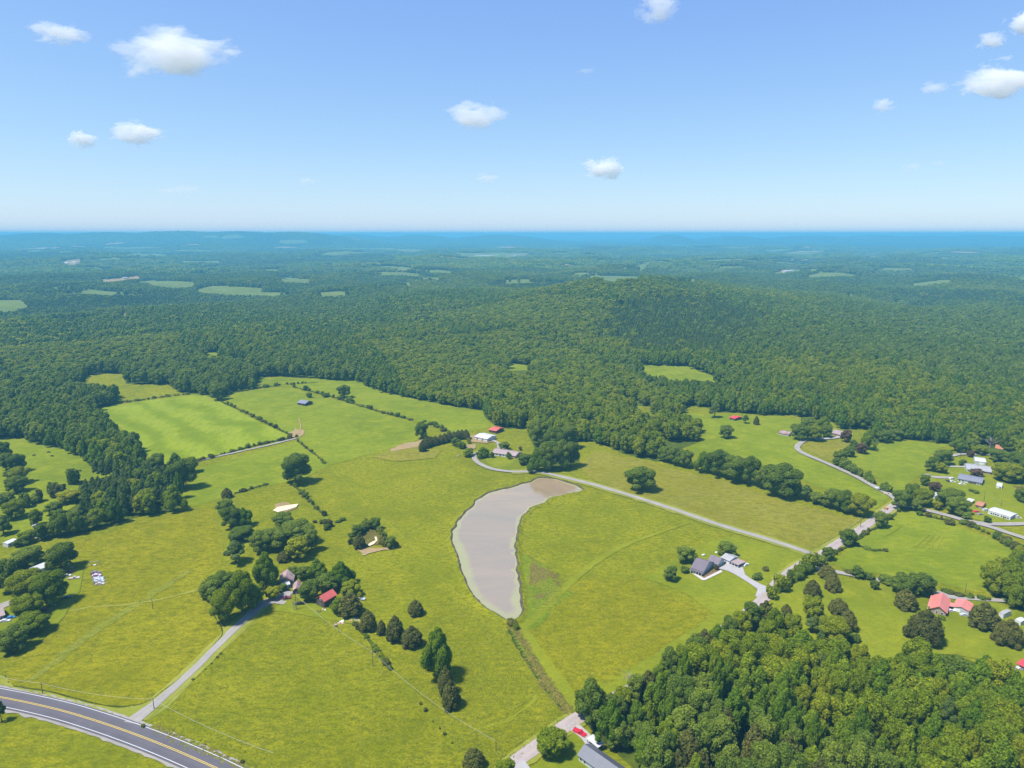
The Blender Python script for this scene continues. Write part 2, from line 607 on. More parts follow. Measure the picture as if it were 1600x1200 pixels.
def sheet(name, poly_px, mat, layer, step=None, wob=None, pts=None, seed=0):
    """a patch of ground laid on the land"""
    if pts is None:
        W = ground([p[0] for p in poly_px], [p[1] for p in poly_px])
        pts = [(w[0], w[1]) for w in W]
    P = np.array(pts)
    dist = np.hypot(P[:, 0], P[:, 1]).mean()
    if step is None:
        step = max(3.0, dist * 0.014)
    b = densify(pts, step)
    if wob is None:
        wob = min(0.35, step * 0.12)
    if wob > 0:
        b = wobble(b, wob, seed)
    B = np.array(b)
    x0, y0 = B.min(0)
    x1, y1 = B.max(0)
    gx, gy = np.meshgrid(np.arange(x0 + step * .5, x1, step), np.arange(y0 + step * .5, y1, step))
    gx, gy = gx.ravel(), gy.ravel()
    ok = in_poly(gx, gy, b)
    gx, gy = gx[ok], gy[ok]
    nb = len(b)
    if len(gx):
        # keep inner points off the outline
        d = np.full(len(gx), 1e9)
        for k in range(0, nb):
            d = np.minimum(d, (gx - B[k, 0]) ** 2 + (gy - B[k, 1]) ** 2)
        ok = d > (step * 0.4) ** 2
        gx, gy = gx[ok], gy[ok]
    allp = [Vector(p) for p in b] + [Vector((float(x), float(y))) for x, y in zip(gx, gy)]
    v, e, f, *_ = delaunay_2d_cdt(allp, [], [list(range(nb))], 1, 1e-4)
    A = np.array([(p.x, p.y) for p in v])
    off = 0.05 * layer + 0.00022 * layer * np.hypot(A[:, 0], A[:, 1])
    Z = H(A[:, 0], A[:, 1]) + off
    me = bpy.data.meshes.new(name)
    me.from_pydata(np.column_stack([A, Z]).tolist(), [], [list(t) for t in f])
    me.materials.append(mat)
    me.update()
    # all faces up
    if len(me.polygons) and sum(p.normal.z for p in me.polygons) < 0:
        me.flip_normals()
    me.polygons.foreach_set('use_smooth', [True] * len(me.polygons))
    return tag(link(name, me), kind='structure')


def smooth_line(P, step=4.0):
    """Catmull-Rom through world points"""
    P = [np.array(p[:2], float) for p in P]
    P = [2 * P[0] - P[1]] + P + [2 * P[-1] - P[-2]]
    out = []
    for i in range(1, len(P) - 2):
        p0, p1, p2, p3 = P[i - 1:i + 3]
        k = max(1, int(np.linalg.norm(p2 - p1) / step))
        for t in np.arange(k) / k:
            out.append(0.5 * ((2 * p1) + (-p0 + p2) * t + (2 * p0 - 5 * p1 + 4 * p2 - p3) * t ** 2 + (-p0 + 3 * p1 - 3 * p2 + p3) * t ** 3))
    out.append(P[-2])
    return np.array(out)


def ribbon(name, line_px, width, mat, layer, offset=0.0, parent=None, pts=None, rag=0.0, seed=1, kind='structure', dash=None):
    if pts is None:
        W = ground([p[0] for p in line_px], [p[1] for p in line_px])
        d = np.hypot(W[:, 0], W[:, 1]).mean()
        pts = smooth_line(W, max(2.0, d * 0.008))
    T = np.gradient(pts, axis=0)
    T /= np.linalg.norm(T, axis=1)[:, None] + 1e-9
    Nn = np.stack([T[:, 1], -T[:, 0]], 1)
    n = len(pts)
    wd = np.full(n, width, float) if np.isscalar(width) else np.interp(np.linspace(0, 1, n), np.linspace(0, 1, len(width)), width)
    r = np.random.default_rng(seed)
    cols = []
    cross = (-1, -.34, .34, 1)
    for c in cross:
        jit = r.normal(0, rag, n) if abs(c) == 1 and rag else 0
        cols.append(pts + Nn * (offset + c * wd / 2 + jit)[:, None])
    Q = np.stack(cols, 1).reshape(-1, 2)
    off = 0.05 * layer + 0.00022 * layer * np.hypot(Q[:, 0], Q[:, 1])
    Z = H(Q[:, 0], Q[:, 1]) + off
    F = []
    uv = []
    for i in range(n - 1):
        for j in range(3):
            a = i * 4 + j
            F.append((a, a + 1, a + 5, a + 4))
            u0, u1 = (cross[j] + 1) / 2, (cross[j + 1] + 1) / 2
            uv += [(u0, i), (u1, i), (u1, i + 1), (u0, i + 1)]
    me = bpy.data.meshes.new(name)
    me.from_pydata(np.column_stack([Q, Z]).tolist(), [], F)
    l = me.uv_layers.new(name='UVMap')
    l.data.foreach_set('uv', np.array(uv, dtype=np.float32).ravel())
    me.materials.append(mat)
    me.update()
    if sum(p.normal.z for p in me.polygons) < 0:
        me.flip_normals()
    o = link(name, me, parent)
    if kind and parent is None:
        o['kind'] = kind
    return o, pts

# ================================================================ fields and clearings (outlines read as photo pixels, laid on the land)
MAIN = [(-60, 1290), (-60, 858), (0, 852), (15, 848), (50, 843), (70, 832), (100, 842), (140, 830), (175, 820), (215, 808), (262, 800), (282, 794), (285, 778),
        (272, 766), (288, 756), (303, 735), (300, 722), (285, 720), (262, 732), (240, 727), (226, 715), (222, 698), (212, 684), (192, 676), (176, 662), (165, 650), (150, 640),
        (182, 631), (184, 624), (190, 612), (184, 606), (160, 606), (138, 604), (124, 594), (140, 587), (162, 584), (194, 585), (196, 600), (230, 601), (262, 601), (272, 607), (286, 615), (300, 616), (322, 617),
        (330, 622), (345, 622), (352, 616), (380, 612), (405, 606), (400, 592), (402, 589), (440, 589), (500, 592), (530, 596), (562, 594), (570, 603), (600, 614), (640, 622),
        (672, 628), (712, 636), (755, 642), (758, 652), (776, 667), (795, 671), (828, 667), (826, 680), (832, 692), (836, 705), (862, 735), (905, 722), (903, 690), (925, 691), (945, 696), (975, 710),
        (1025, 722), (1060, 720), (1082, 716), (1067, 701), (1090, 692), (1098, 675), (1094, 662), (1070, 650), (1035, 645), (1015, 649), (1000, 646), (982, 640), (997, 634), (1035, 639), (1070, 645), (1072, 635), (1100, 636),
        (1125, 645), (1160, 646), (1185, 649), (1225, 650), (1228, 647), (1250, 652), (1300, 660), (1317, 671), (1345, 672), (1346, 662), (1360, 680), (1368, 700), (1374, 692), (1412, 687), (1450, 691),
        (1484, 695), (1500, 700), (1545, 703), (1552, 718), (1556, 735), (1562, 752), (1600, 758), (1680, 765), (1680, 850), (1600, 866), (1577, 868), (1574, 878), (1562, 884), (1532, 884), (1530, 906), (1535, 918),
        (1560, 940), (1600, 958), (1680, 970), (1680, 1095), (1600, 1077), (1588, 1062), (1560, 1034), (1525, 1036), (1490, 1021), (1450, 1028), (1436, 1008), (1420, 1008), (1414, 1026), (1386, 1031), (1372, 1016),
        (1336, 1000), (1300, 1008), (1284, 975), (1250, 966), (1216, 942), (1186, 932), (1155, 946), (1120, 966), (1085, 978), (1078, 995), (1048, 1003), (1030, 1026), (1010, 1040), (985, 1048), (972, 1064), (950, 1084),
        (940, 1072), (920, 1063), (904, 1076), (899, 1096), (906, 1122), (930, 1150), (985, 1198), (1060, 1290)]
CLEAR = {
    'far_pasture': [[(0, 687), (38, 685), (45, 692), (100, 702), (125, 712), (140, 727), (150, 734), (172, 736), (172, 744), (125, 755), (118, 790), (100, 800), (60, 828), (15, 848), (0, 850), (-70, 850), (-70, 690)],
                    [(980, 572), (1040, 571), (1082, 574), (1092, 581), (1125, 590), (1132, 599), (1115, 600), (1067, 598), (1020, 590), (1005, 582)],
                    [(311, 552), (340, 551), (350, 555), (387, 557), (375, 561), (325, 561)],
                    [(794, 567), (832, 572), (832, 579), (797, 580)], [(947, 609), (975, 612), (995, 617), (980, 620)],
                    [(0, 576), (12, 573), (14, 583), (0, 584)]],
    'distant_meadow': [[(-60, 470), (34, 470), (45, 481), (19, 487), (-60, 492)], [(62, 499), (110, 494), (150, 493), (148, 497), (110, 500)],
                       [(206, 442), (240, 439), (269, 440), (306, 442), (302, 449), (275, 452), (244, 449)],
                       [(306, 453), (331, 448), (370, 449), (412, 451), (407, 457), (356, 463), (312, 459)],
                       [(428, 437), (487, 437), (481, 444), (444, 442)], [(487, 461), (502, 459), (502, 464)],
                       [(716, 397), (766, 395), (828, 396), (831, 399), (797, 402), (731, 404)],
                       [(634, 434), (687, 434), (687, 439), (647, 438)], [(597, 442), (644, 442), (640, 447)],
                       [(500, 458), (531, 456), (559, 461), (531, 464), (500, 466)], [(890, 431), (950, 432), (997, 433), (997, 438), (947, 438)],
                       [(1000, 417), (1019, 418), (1000, 423)], [(975, 441), (1000, 440), (1000, 443)], [(1022, 438), (1112, 437), (1075, 443)],
                       [(1235, 424), (1277, 421), (1274, 425)], [(1317, 459), (1334, 460), (1334, 468), (1328, 463)],
                       [(1574, 440), (1660, 440), (1660, 446), (1600, 445)], [(1034, 383), (1079, 384), (1075, 387)], [(560, 389), (620, 388), (610, 391)],
                       [(1380, 470), (1412, 467), (1400, 472)]],
    'bare_clearing': [[(156, 438), (187, 436), (215, 432), (222, 436), (187, 441), (162, 443)], [(99, 413), (104, 408), (128, 405), (124, 414), (108, 417)],
                      [(1216, 423), (1233, 422), (1236, 427), (1220, 427)], [(188, 494), (196, 487), (201, 490), (196, 497)], [(1232, 388), (1262, 386), (1269, 389)],
                      [(590, 482), (606, 480), (602, 484)], [(225, 421), (233, 420), (232, 422)], [(240, 420), (247, 420), (244, 422)]],
}

def scattered_meadows():
    r = np.random.default_rng(5)
    out = []
    while len(out) < 95:
        D = math.exp(r.uniform(math.log(2300), math.log(10000)))
        a = R(r.uniform(-38, 38))
        cx, cy = math.sin(a) * D, math.cos(a) * D
        x0, y0 = project(cx, cy, h1(cx, cy))
        if y0 > 478 or any(abs(float(x0) - o[0][0]) < 30 and abs(float(y0) - o[0][1]) < 7 for o in out):
            continue
        w, l = r.uniform(50, 280) * (D / 4500) ** .6, r.uniform(30, 95) * (D / 3500)
        n = 11
        pts = []
        for i in range(n):
            t = 2 * math.pi * i / n
            k = r.uniform(.65, 1.25)
            X, Y = cx + math.cos(t) * w * k, cy + math.sin(t) * l * k
            u, v = project(X, Y, h1(X, Y))
            pts.append((float(u), float(v)))
        out.append(pts)
    return out


for i_, p_ in enumerate(scattered_meadows()):
    CLEAR['bare_clearing' if i_ % 6 == 0 else 'distant_meadow'].append(p_)
ALL_CLEAR = [MAIN] + [p for k in CLEAR.values() for p in k]

sheet('pasture', MAIN, M['pasture'], 1, step=9, wob=0.4)
for i, p in enumerate(CLEAR['far_pasture']):
    sheet('pasture', p, M['field_green'], 1, seed=i)
for i, p in enumerate(CLEAR['distant_meadow']):
    q = [(x, y + (1.5 if j > len(p) // 2 else 0)) for j, (x, y) in enumerate(p)]
    sheet('meadow', q, M['far_field'], 4, seed=i)
for i, p in enumerate(CLEAR['bare_clearing']):
    sheet('bare_clearing', p, M['dirt'], 4, seed=i)

SUBS = [
    ('pasture', [(8, 1056), (20, 1072), (75, 1081), (150, 1100), (187, 1105), (225, 1100), (262, 1075), (300, 1045), (342, 1000), (347, 985), (334, 962), (315, 940), (318, 905), (345, 880), (350, 860), (345, 835), (337, 812), (334, 790), (282, 800),
                 (220, 815), (150, 838), (100, 855), (118, 868), (136, 882), (138, 900), (128, 930), (108, 962), (88, 985), (60, 1008), (25, 1035)], 'pasture_olive', 2),
    ('pasture', [(418, 958), (470, 962), (540, 974), (556, 985), (580, 1015), (612, 1052), (650, 1100), (695, 1160), (740, 1215), (800, 1290), (560, 1290), (420, 1215), (370, 1193), (300, 1163), (238, 1134), (262, 1108), (330, 1035)], 'pasture_near', 2),
    ('pasture', [(612, 1030), (650, 1000), (700, 935), (735, 950), (790, 985), (826, 1040), (880, 1108), (850, 1140), (800, 1170), (770, 1200), (752, 1205), (700, 1150)], 'pasture_near', 2),
    ('pasture', [(826, 985), (900, 905), (1000, 905), (1085, 950), (1118, 968), (1040, 1005), (990, 1045), (940, 1075), (905, 1100), (890, 1092), (848, 1030)], 'pasture_olive', 2),
    ('golden_pasture', [(905, 728), (930, 705), (985, 716), (1060, 735), (1130, 752), (1200, 775), (1320, 808), (1352, 810), (1318, 832), (1262, 862), (1150, 832), (1010, 782), (920, 748)], 'pasture_gold', 2),
    ('golden_pasture', [(1255, 693), (1300, 689), (1330, 692), (1318, 706), (1302, 722), (1262, 706), (1250, 698)], 'pasture_gold', 2),
    ('hay_field', [(152, 640), (182, 634), (240, 625), (300, 618), (322, 619), (342, 627), (380, 648), (455, 683), (400, 697), (307, 719), (262, 728), (228, 712), (218, 695), (200, 678), (178, 660), (165, 650)], 'hay', 2),
    ('green_field', [(352, 618), (405, 608), (455, 607), (500, 620), (550, 632), (600, 648), (650, 662), (662, 686), (600, 704), (517, 727), (467, 685), (459, 681), (400, 650), (352, 626)], 'field_green', 2),
    ('green_field', [(465, 689), (513, 728), (475, 748), (420, 760), (368, 773), (290, 795), (288, 782), (276, 768), (290, 757), (305, 734), (380, 712)], 'field_green', 2),
    ('green_field', [(404, 590), (500, 593), (562, 595), (572, 604), (640, 623), (712, 637), (752, 643), (760, 655), (774, 667), (735, 675), (702, 676), (650, 658), (550, 628), (500, 616), (460, 604), (408, 605)], 'field_green', 2),
    ('rough_field', [(126, 593), (162, 585), (193, 586), (197, 602), (262, 603), (283, 615), (182, 629), (186, 608), (150, 605)], 'pasture', 2),
    ('green_field', [(1005, 648), (1070, 647), (1125, 648), (1225, 652), (1300, 668), (1345, 680), (1262, 686), (1246, 700), (1262, 715), (1330, 745), (1392, 778), (1372, 795), (1352, 792), (1300, 768), (1195, 728), (1095, 715), (1072, 700), (1098, 690), (1100, 665)], 'field_green', 2),
    ('green_field', [(1322, 720), (1352, 703), (1376, 693), (1412, 688), (1484, 696), (1466, 702), (1452, 712), (1446, 738), (1418, 756), (1405, 775), (1392, 770), (1375, 748), (1350, 735)], 'field_green', 2),
    ('green_field', [(1415, 795), (1470, 815), (1500, 825), (1560, 848), (1600, 868), (1577, 868), (1560, 884), (1532, 884), (1530, 908), (1520, 925), (1470, 912), (1395, 900), (1320, 890), (1298, 880), (1345, 845)], 'field_green', 2),
    ('lawn', [(1004, 903), (1045, 878), (1085, 860), (1110, 846), (1150, 838), (1262, 868), (1258, 885), (1225, 905), (1190, 938), (1150, 945), (1120, 965), (1082, 934), (1040, 916)], 'lawn', 3),
    ('lawn', [(1262, 893), (1292, 897), (1380, 912), (1470, 925), (1560, 942), (1660, 985), (1660, 1090), (1600, 1077), (1560, 1036), (1490, 1023), (1440, 1020), (1376, 1018), (1336, 1002), (1290, 985), (1230, 955), (1200, 940), (1222, 920)], 'lawn', 3),
    ('lawn', [(752, 722), (760, 734), (790, 738), (828, 736), (850, 742), (836, 730), (812, 716), (760, 714)], 'lawn', 3),
    ('lawn', [(1452, 735), (1480, 720), (1530, 712), (1560, 752), (1600, 762), (1660, 775), (1660, 822), (1560, 822), (1500, 806), (1440, 780), (1450, 758)], 'lawn', 3),
    ('lawn', [(420, 955), (445, 940), (500, 945), (560, 965), (572, 980), (540, 974), (470, 960)], 'lawn', 3),
    ('lawn', [(818, 1210), (850, 1185), (892, 1150), (905, 1140), (925, 1160), (990, 1210), (1040, 1290), (800, 1290)], 'lawn', 3),
    ('lawn', [(0, 890), (60, 880), (130, 892), (126, 925), (100, 965), (60, 1005), (0, 1030), (-60, 1030), (-60, 900)], 'lawn', 3),
    ('lawn', [(1215, 938), (1300, 985), (1450, 1020), (1600, 1070), (1680, 1095), (1680, 1135), (1600, 1115), (1500, 1075), (1400, 1065), (1300, 1040), (1230, 1005), (1190, 960)], 'lawn', 2),
    ('green_field', [(1525, 872), (1575, 862), (1640, 868), (1640, 938), (1560, 930), (1518, 918)], 'field_green', 2),
    ('verge', [(-60, 1030), (8, 1058), (20, 1073), (75, 1083), (150, 1102), (187, 1107), (225, 1102), (232, 1112), (215, 1126), (190, 1122), (90, 1092), (-60, 1060)], 'verge', 3),
    ('verge', [(335, 962), (347, 985), (342, 1000), (300, 1045), (262, 1075), (225, 1102), (215, 1126), (232, 1128), (262, 1108), (330, 1035), (405, 962), (395, 950), (372, 968), (352, 985)], 'verge', 2),
    ('marsh', [(812, 870), (822, 866), (832, 880), (880, 912), (890, 925), (842, 968), (818, 978), (812, 968), (818, 940), (812, 900)], 'marsh', 3),
    ('weed_patch', [(580, 715), (620, 702), (650, 698), (690, 704), (680, 716), (620, 722)], 'pasture_gold', 3),
    ('bare_soil', [(610, 702), (640, 692), (665, 686), (662, 696), (630, 703), (612, 706)], 'dirt', 4),
    ('bare_soil', [(733, 684), (745, 680), (775, 690), (760, 694), (738, 692)], 'dirt', 4),
    ('bare_soil', [(449, 675), (462, 668), (473, 674), (470, 684), (458, 684)], 'dirt', 4),
    ('bare_soil', [(552, 855), (566, 858), (600, 853), (604, 858), (568, 864), (556, 861)], 'dirt', 4),
    ('bare_soil', [(728, 696), (744, 695), (742, 700), (730, 701)], 'dirt', 4),
    ('bare_soil', [(715, 712), (722, 711), (722, 716), (715, 717)], 'dirt', 4),
    ('bare_soil', [(420, 800), (424, 794), (440, 789), (468, 787), (472, 790), (460, 797), (440, 801), (426, 804)], 'dirt', 4),
    ('bare_soil', [(558, 838), (570, 826), (590, 826), (604, 840), (598, 856), (568, 857)], 'weeds', 4),
    ('bare_soil', [(1585, 760), (1660, 765), (1660, 782), (1598, 778)], 'weeds', 4),
]
for i, (nm, p, mt, ly) in enumerate(SUBS):
    rough = mt in ('weeds', 'dirt', 'marsh')
    sheet(nm, p, M[mt], ly, seed=i, wob=2.4 if rough else None, step=2.6 if rough else None)
# dried-up pond and the small silted basin
sheet('silt_pond', [(427, 799), (434, 794), (450, 791), (466, 789), (463, 794), (448, 799), (434, 802)], M['sand'], 6, wob=0.3)
sheet('silt_pond', [(574, 853), (582, 848), (587, 846), (585, 841), (588, 840), (590, 846), (584, 852), (577, 855)], M['sand'], 6, wob=0.1)

# ---------------------------------------------------------------- pond
POND = [(834, 751), (845, 748), (870, 750), (888, 755), (905, 761), (913, 766), (903, 770), (885, 773), (862, 778), (846, 787), (830, 794), (818, 806), (812, 815), (808, 830), (806, 850), (807, 875), (810, 900), (811, 925), (814, 945),
        (815, 955), (811, 965), (803, 970), (797, 971), (788, 967), (770, 957), (755, 947), (740, 935), (730, 915), (722, 890), (713, 868), (709, 850), (709, 828), (713, 818), (727, 803), (738, 793), (745, 784), (762, 772), (785, 766), (808, 760), (822, 756)]


def water_mat():
    m, nt, out = new_mat('muddy_pond_water')
    geo = N(nt, 'ShaderNodeNewGeometry')
    pos = geo.outputs['Position']
    d = N(nt, 'ShaderNodeBsdfDiffuse')
    at = N(nt, 'ShaderNodeAttribute', attribute_name='shore')
    al = noise(nt, pos, 0.05, 4, 0.6, 0.4)
    ad = N(nt, 'ShaderNodeMath', operation='MULTIPLY')
    nt.links.new(al, ad.inputs[0])
    nt.links.new(at.outputs['Fac'], ad.inputs[1])
    algae = ramp(nt, ad.outputs[0], [(0.14, (0, 0, 0)), (0.30, (0.75,) * 3)])
    nt.links.new(mixc(nt, algae, (0.43, 0.31, 0.19), (0.36, 0.36, 0.14)), d.inputs[0])  # mud colour raised pale to carry the sheen of bright sky
    g = N(nt, 'ShaderNodeBsdfGlossy')
    g.inputs['Color'].default_value = (1.0, 0.76, 0.50, 1)  # warm tint paints the reflection of a paler sky
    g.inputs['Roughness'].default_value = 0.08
    w = noise(nt, pos, 0.9, 3, 0.6)
    bp = N(nt, 'ShaderNodeBump')
    bp.inputs['Strength'].default_value = 0.10
    bp.inputs['Distance'].default_value = 0.25
    nt.links.new(w, bp.inputs['Height'])
    nt.links.new(bp.outputs[0], g.inputs['Normal'])
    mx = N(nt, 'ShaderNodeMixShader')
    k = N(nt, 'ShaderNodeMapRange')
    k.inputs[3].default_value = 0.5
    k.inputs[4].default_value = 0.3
    sep = N(nt, 'ShaderNodeSeparateColor')
    nt.links.new(algae, sep.inputs[0])
    nt.links.new(sep.outputs[0], k.inputs[0])
    mpw = N(nt, 'ShaderNodeMapping')
    mpw.inputs['Scale'].default_value = (0.35, 1.0, 1)
    mpw.inputs['Rotation'].default_value = (0, 0, 0.5)
    nt.links.new(pos, mpw.inputs[0])
    wind = noise(nt, mpw.outputs[0], 0.035, 4, 0.6, 0.8)
    wm = N(nt, 'ShaderNodeMapRange')
    wm.inputs[1].default_value = 0.3
    wm.inputs[2].default_value = 0.7
    wm.inputs[3].default_value = 0.84
    wm.inputs[4].default_value = 1.18
    nt.links.new(wind, wm.inputs[0])
    kk = N(nt, 'ShaderNodeMath', operation='MULTIPLY')
    nt.links.new(k.outputs[0], kk.inputs[0])
    nt.links.new(wm.outputs[0], kk.inputs[1])
    nt.links.new(kk.outputs[0], mx.inputs[0])
    nt.links.new(d.outputs[0], mx.inputs[1])
    nt.links.new(g.outputs[0], mx.inputs[2])
    nt.links.new(mx.outputs[0], out.inputs[0])
    return m


pw = ground([p[0] for p in POND], [p[1] for p in POND])
pond_line = densify([(a, b) for a, b, _ in pw], 2.0)
pond_line = wobble(pond_line, 0.55, 3)
PL = np.array(pond_line)
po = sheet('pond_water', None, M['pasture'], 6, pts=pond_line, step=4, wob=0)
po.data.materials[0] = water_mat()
co = np.array([v.co[:] for v in po.data.vertices])
co[:, 2] = h1(*POND_C) + 0.55
dmin = np.min(np.hypot(co[:, None, 0] - PL[None, :, 0], co[:, None, 1] - PL[None, :, 1]), 1)
west = np.clip((-(co[:, 0] + 8) / 16), 0, 1) * np.clip((430 - co[:, 1]) / 80, 0, 1)
south = np.clip((350 - co[:, 1]) / 35, 0, 1)
shore = np.clip(1 - dmin / (0.6 + 11 * np.maximum(west, south * .6)), 0, 1)
at = po.data.attributes.new('shore', 'FLOAT', 'POINT')
at.data.foreach_set('value', shore.astype(np.float32))
po.data.vertices.foreach_set('co', co.ravel())
po.data.update()


def pond_bank():
    r = np.random.default_rng(4)
    n = len(PL)
    c = PL.mean(0)
    T = np.roll(PL, -1, 0) - np.roll(PL, 1, 0)
    T /= np.linalg.norm(T, axis=1)[:, None]
    Nn = np.stack([T[:, 1], -T[:, 0]], 1)
    area = 0.5 * np.sum(PL[:, 0] * np.roll(PL[:, 1], -1) - PL[:, 1] * np.roll(PL[:, 0], -1))
    if area < 0:
        Nn = -Nn
    z0 = h1(*POND_C)
    ws = [(-0.5, 0.35), (0.15, 0.95), (0.9, 1.15), (2.0, 0.85), (3.3, 0.35), (4.3, -0.1)]
    V = []
    for d, z in ws:
        jit = r.normal(0, .22, n) if 0 < d < 4.5 else 0
        P = PL + Nn * np.array(d + jit).reshape(-1, 1)
        V.append(np.column_stack([P, np.full(n, z0 + z) + (r.normal(0, .12, n) if 0 < d < 4 else 0)]))
    V = np.vstack(V)
    F, mi = [], []
    for k in range(len(ws) - 1):
        for i in range(n):
            j = (i + 1) % n
            F.append((k * n + i, k * n + j, (k + 1) * n + j, (k + 1) * n + i))
            mi.append(0 if k < 2 else 1)
    me = mesh_from('pond_bank', V, F, [simple('wet_bank_mud', (0.075, 0.06, 0.032), 0.9, var=.35, scale=.4), M['pasture']])
    me.polygons.foreach_set('material_index', mi)
    me.update()
    if sum(p.normal.z for p in me.polygons) < 0:
        me.flip_normals()
    tag(link('pond_bank', me), kind='structure')


pond_bank()

# ---------------------------------------------------------------- roads, drives, tracks
HW = [(-160, 1068), (-60, 1080), (0, 1091), (50, 1101), (100, 1113), (150, 1128), (200, 1145), (250, 1164), (300, 1185), (350, 1208), (420, 1245), (500, 1290)]
ribbon('highway', HW, 10.0, M['asphalt'], 4)
hwp = ribbon('road_shoulder', HW, 12.2, M['gravel'], 3, rag=.25)[1]
for nm, off, w, mt in (('edge_line', -4.2, 0.24, 'paint_w'), ('edge_line', 4.2, 0.24, 'paint_w'), ('centre_line', -0.26, 0.2, 'paint_y'), ('centre_line', 0.26, 0.2, 'paint_y')):
    ribbon(nm, HW, w, M[mt], 5, offset=off)
DRIVE = [(205, 1131), (215, 1122), (240, 1103), (300, 1050), (345, 1005), (390, 962), (412, 944), (440, 935), (452, 925)]
ribbon('farm_drive', DRIVE, [6.5, 4.2, 3.6, 3.4, 3.4, 4, 4.5, 7, 5], M['gravel'], 4, rag=.15)
ribbon('farm_drive', [(428, 940), (446, 943)], [4, 3], M['gravel'], 4, rag=.3)
ribbon('verge', DRIVE[1:-2], 8.5, M['verge'], 3, rag=.3)
POND_ROAD = [(1276, 873), (1268, 868), (1255, 862), (1200, 844), (1120, 820), (1050, 796), (990, 777), (930, 759), (890, 749), (855, 741), (835, 738), (800, 738), (770, 734), (752, 727), (743, 720), (741, 713), (747, 707)]
ribbon('gravel_drive', POND_ROAD, 4.2, M['gravel'], 5, rag=.12)
ribbon('verge', POND_ROAD[:-5], 9.5, M['verge'], 4, rag=.4)
ribbon('gravel_path', [(775, 707), (780, 701), (778, 693), (770, 689)], 3.5, M['gravel'], 5, rag=.2)
COUNTY = [(760, 1240), (800, 1197), (835, 1170), (870, 1145), (903, 1123), (950, 1098), (1002, 1070), (1058, 1038), (1102, 1004), (1148, 974), (1190, 940), (1217, 910), (1250, 885), (1280, 870), (1310, 850), (1345, 828), (1380, 803), (1402, 788),
          (1412, 782)]
ribbon('county_road', COUNTY, 5.8, M['county'], 5, rag=.08)
ribbon('verge', COUNTY[:5], 9, M['verge'], 4, rag=.3)
ribbon('verge', COUNTY[4:13], 15, M['lawn'], 2, offset=-3, rag=.3)
ribbon('verge', COUNTY[11:], 9.5, M['verge'], 4, rag=.3)
ribbon('county_road', [(1404, 786), (1394, 776), (1372, 765), (1340, 747), (1310, 733), (1280, 720), (1256, 710), (1246, 703), (1247, 697), (1256, 690), (1268, 686)], [5.5, 5, 4.6, 4.6, 4.6, 4.6, 4.6, 4.8, 4.6, 4, 4], M['gravel'], 5, rag=.1)
ribbon('gravel_drive', [(1268, 687), (1285, 687), (1300, 686), (1312, 684)], 3.6, M['concrete'], 5)
ribbon('county_road', [(1400, 790), (1420, 793), (1450, 799), (1485, 808), (1515, 816), (1550, 820), (1600, 820), (1680, 817)], 4.8, M['gravel'], 5, rag=.1)
ribbon('county_road', [(1520, 818), (1545, 824), (1575, 834), (1600, 842), (1660, 862)], 4.4, M['gravel'], 5, rag=.1)
ribbon('gravel_drive', [(1272, 889), (1300, 894), (1340, 901), (1390, 911), (1430, 918), (1470, 930), (1500, 934), (1550, 939), (1570, 940)], [4.4, 4.2, 4, 4, 4, 5, 7, 4, 3.5], M['gravel'], 5, rag=.12)
ribbon('gravel_drive', [(1447, 742), (1452, 746), (1462, 747), (1485, 748)], [4, 5, 6, 5], M['gravel'], 5)
ribbon('gravel_path', [(1478, 730), (1495, 730.5), (1512, 731)], 3, M['concrete'], 5)
ribbon('gravel_drive', [(1487, 714), (1500, 711), (1525, 711), (1545, 712)], 4, M['gravel'], 5)
sheet('driveway', [(1120, 889), (1128, 886), (1136, 880), (1150, 882), (1160, 886), (1164, 899), (1172, 905), (1188, 914), (1206, 921), (1206, 926), (1192, 926), (1186, 935), (1180, 933), (1184, 922), (1170, 912), (1150, 900), (1138, 894)], M['concrete'], 5, step=2.5, wob=.1)
sheet('walkway', [(1082, 898), (1086, 897), (1100, 905), (1126, 892), (1129, 895), (1102, 908), (1097, 908)], simple('pale_walk_concrete', (0.46, 0.43, 0.38), .8, var=.06), 5, step=2.5, wob=0)
sheet('flower_bed', [(1086, 897), (1098, 899), (1120, 888), (1126, 892), (1100, 905)], simple('planting_bed_mulch', (0.17, 0.10, 0.05), .9, var=.4, scale=.8), 5, step=2.5, wob=.1)
ribbon('gravel_drive', [(888, 1131), (902, 1141), (915, 1152), (925, 1166)], [5.5, 4.5, 4, 4], M['concrete'], 5)
ribbon('gravel_drive', [(808, 1192), (818, 1203), (830, 1225)], [5, 4, 4], M['concrete'], 5)
ribbon('dirt_track', [(307, 722), (340, 714), (400, 701), (462, 686)], 3.0, M['gravel'], 4, rag=.2)
ribbon('dirt_track', [(466, 681), (470, 668), (467, 655)], 1.2, M['dirt'], 5, rag=.2)
sheet('farm_yard', [(-60, 950), (0, 945), (20, 938), (18, 946), (0, 955), (-20, 985), (-60, 990)], M['gravel'], 5, step=3)

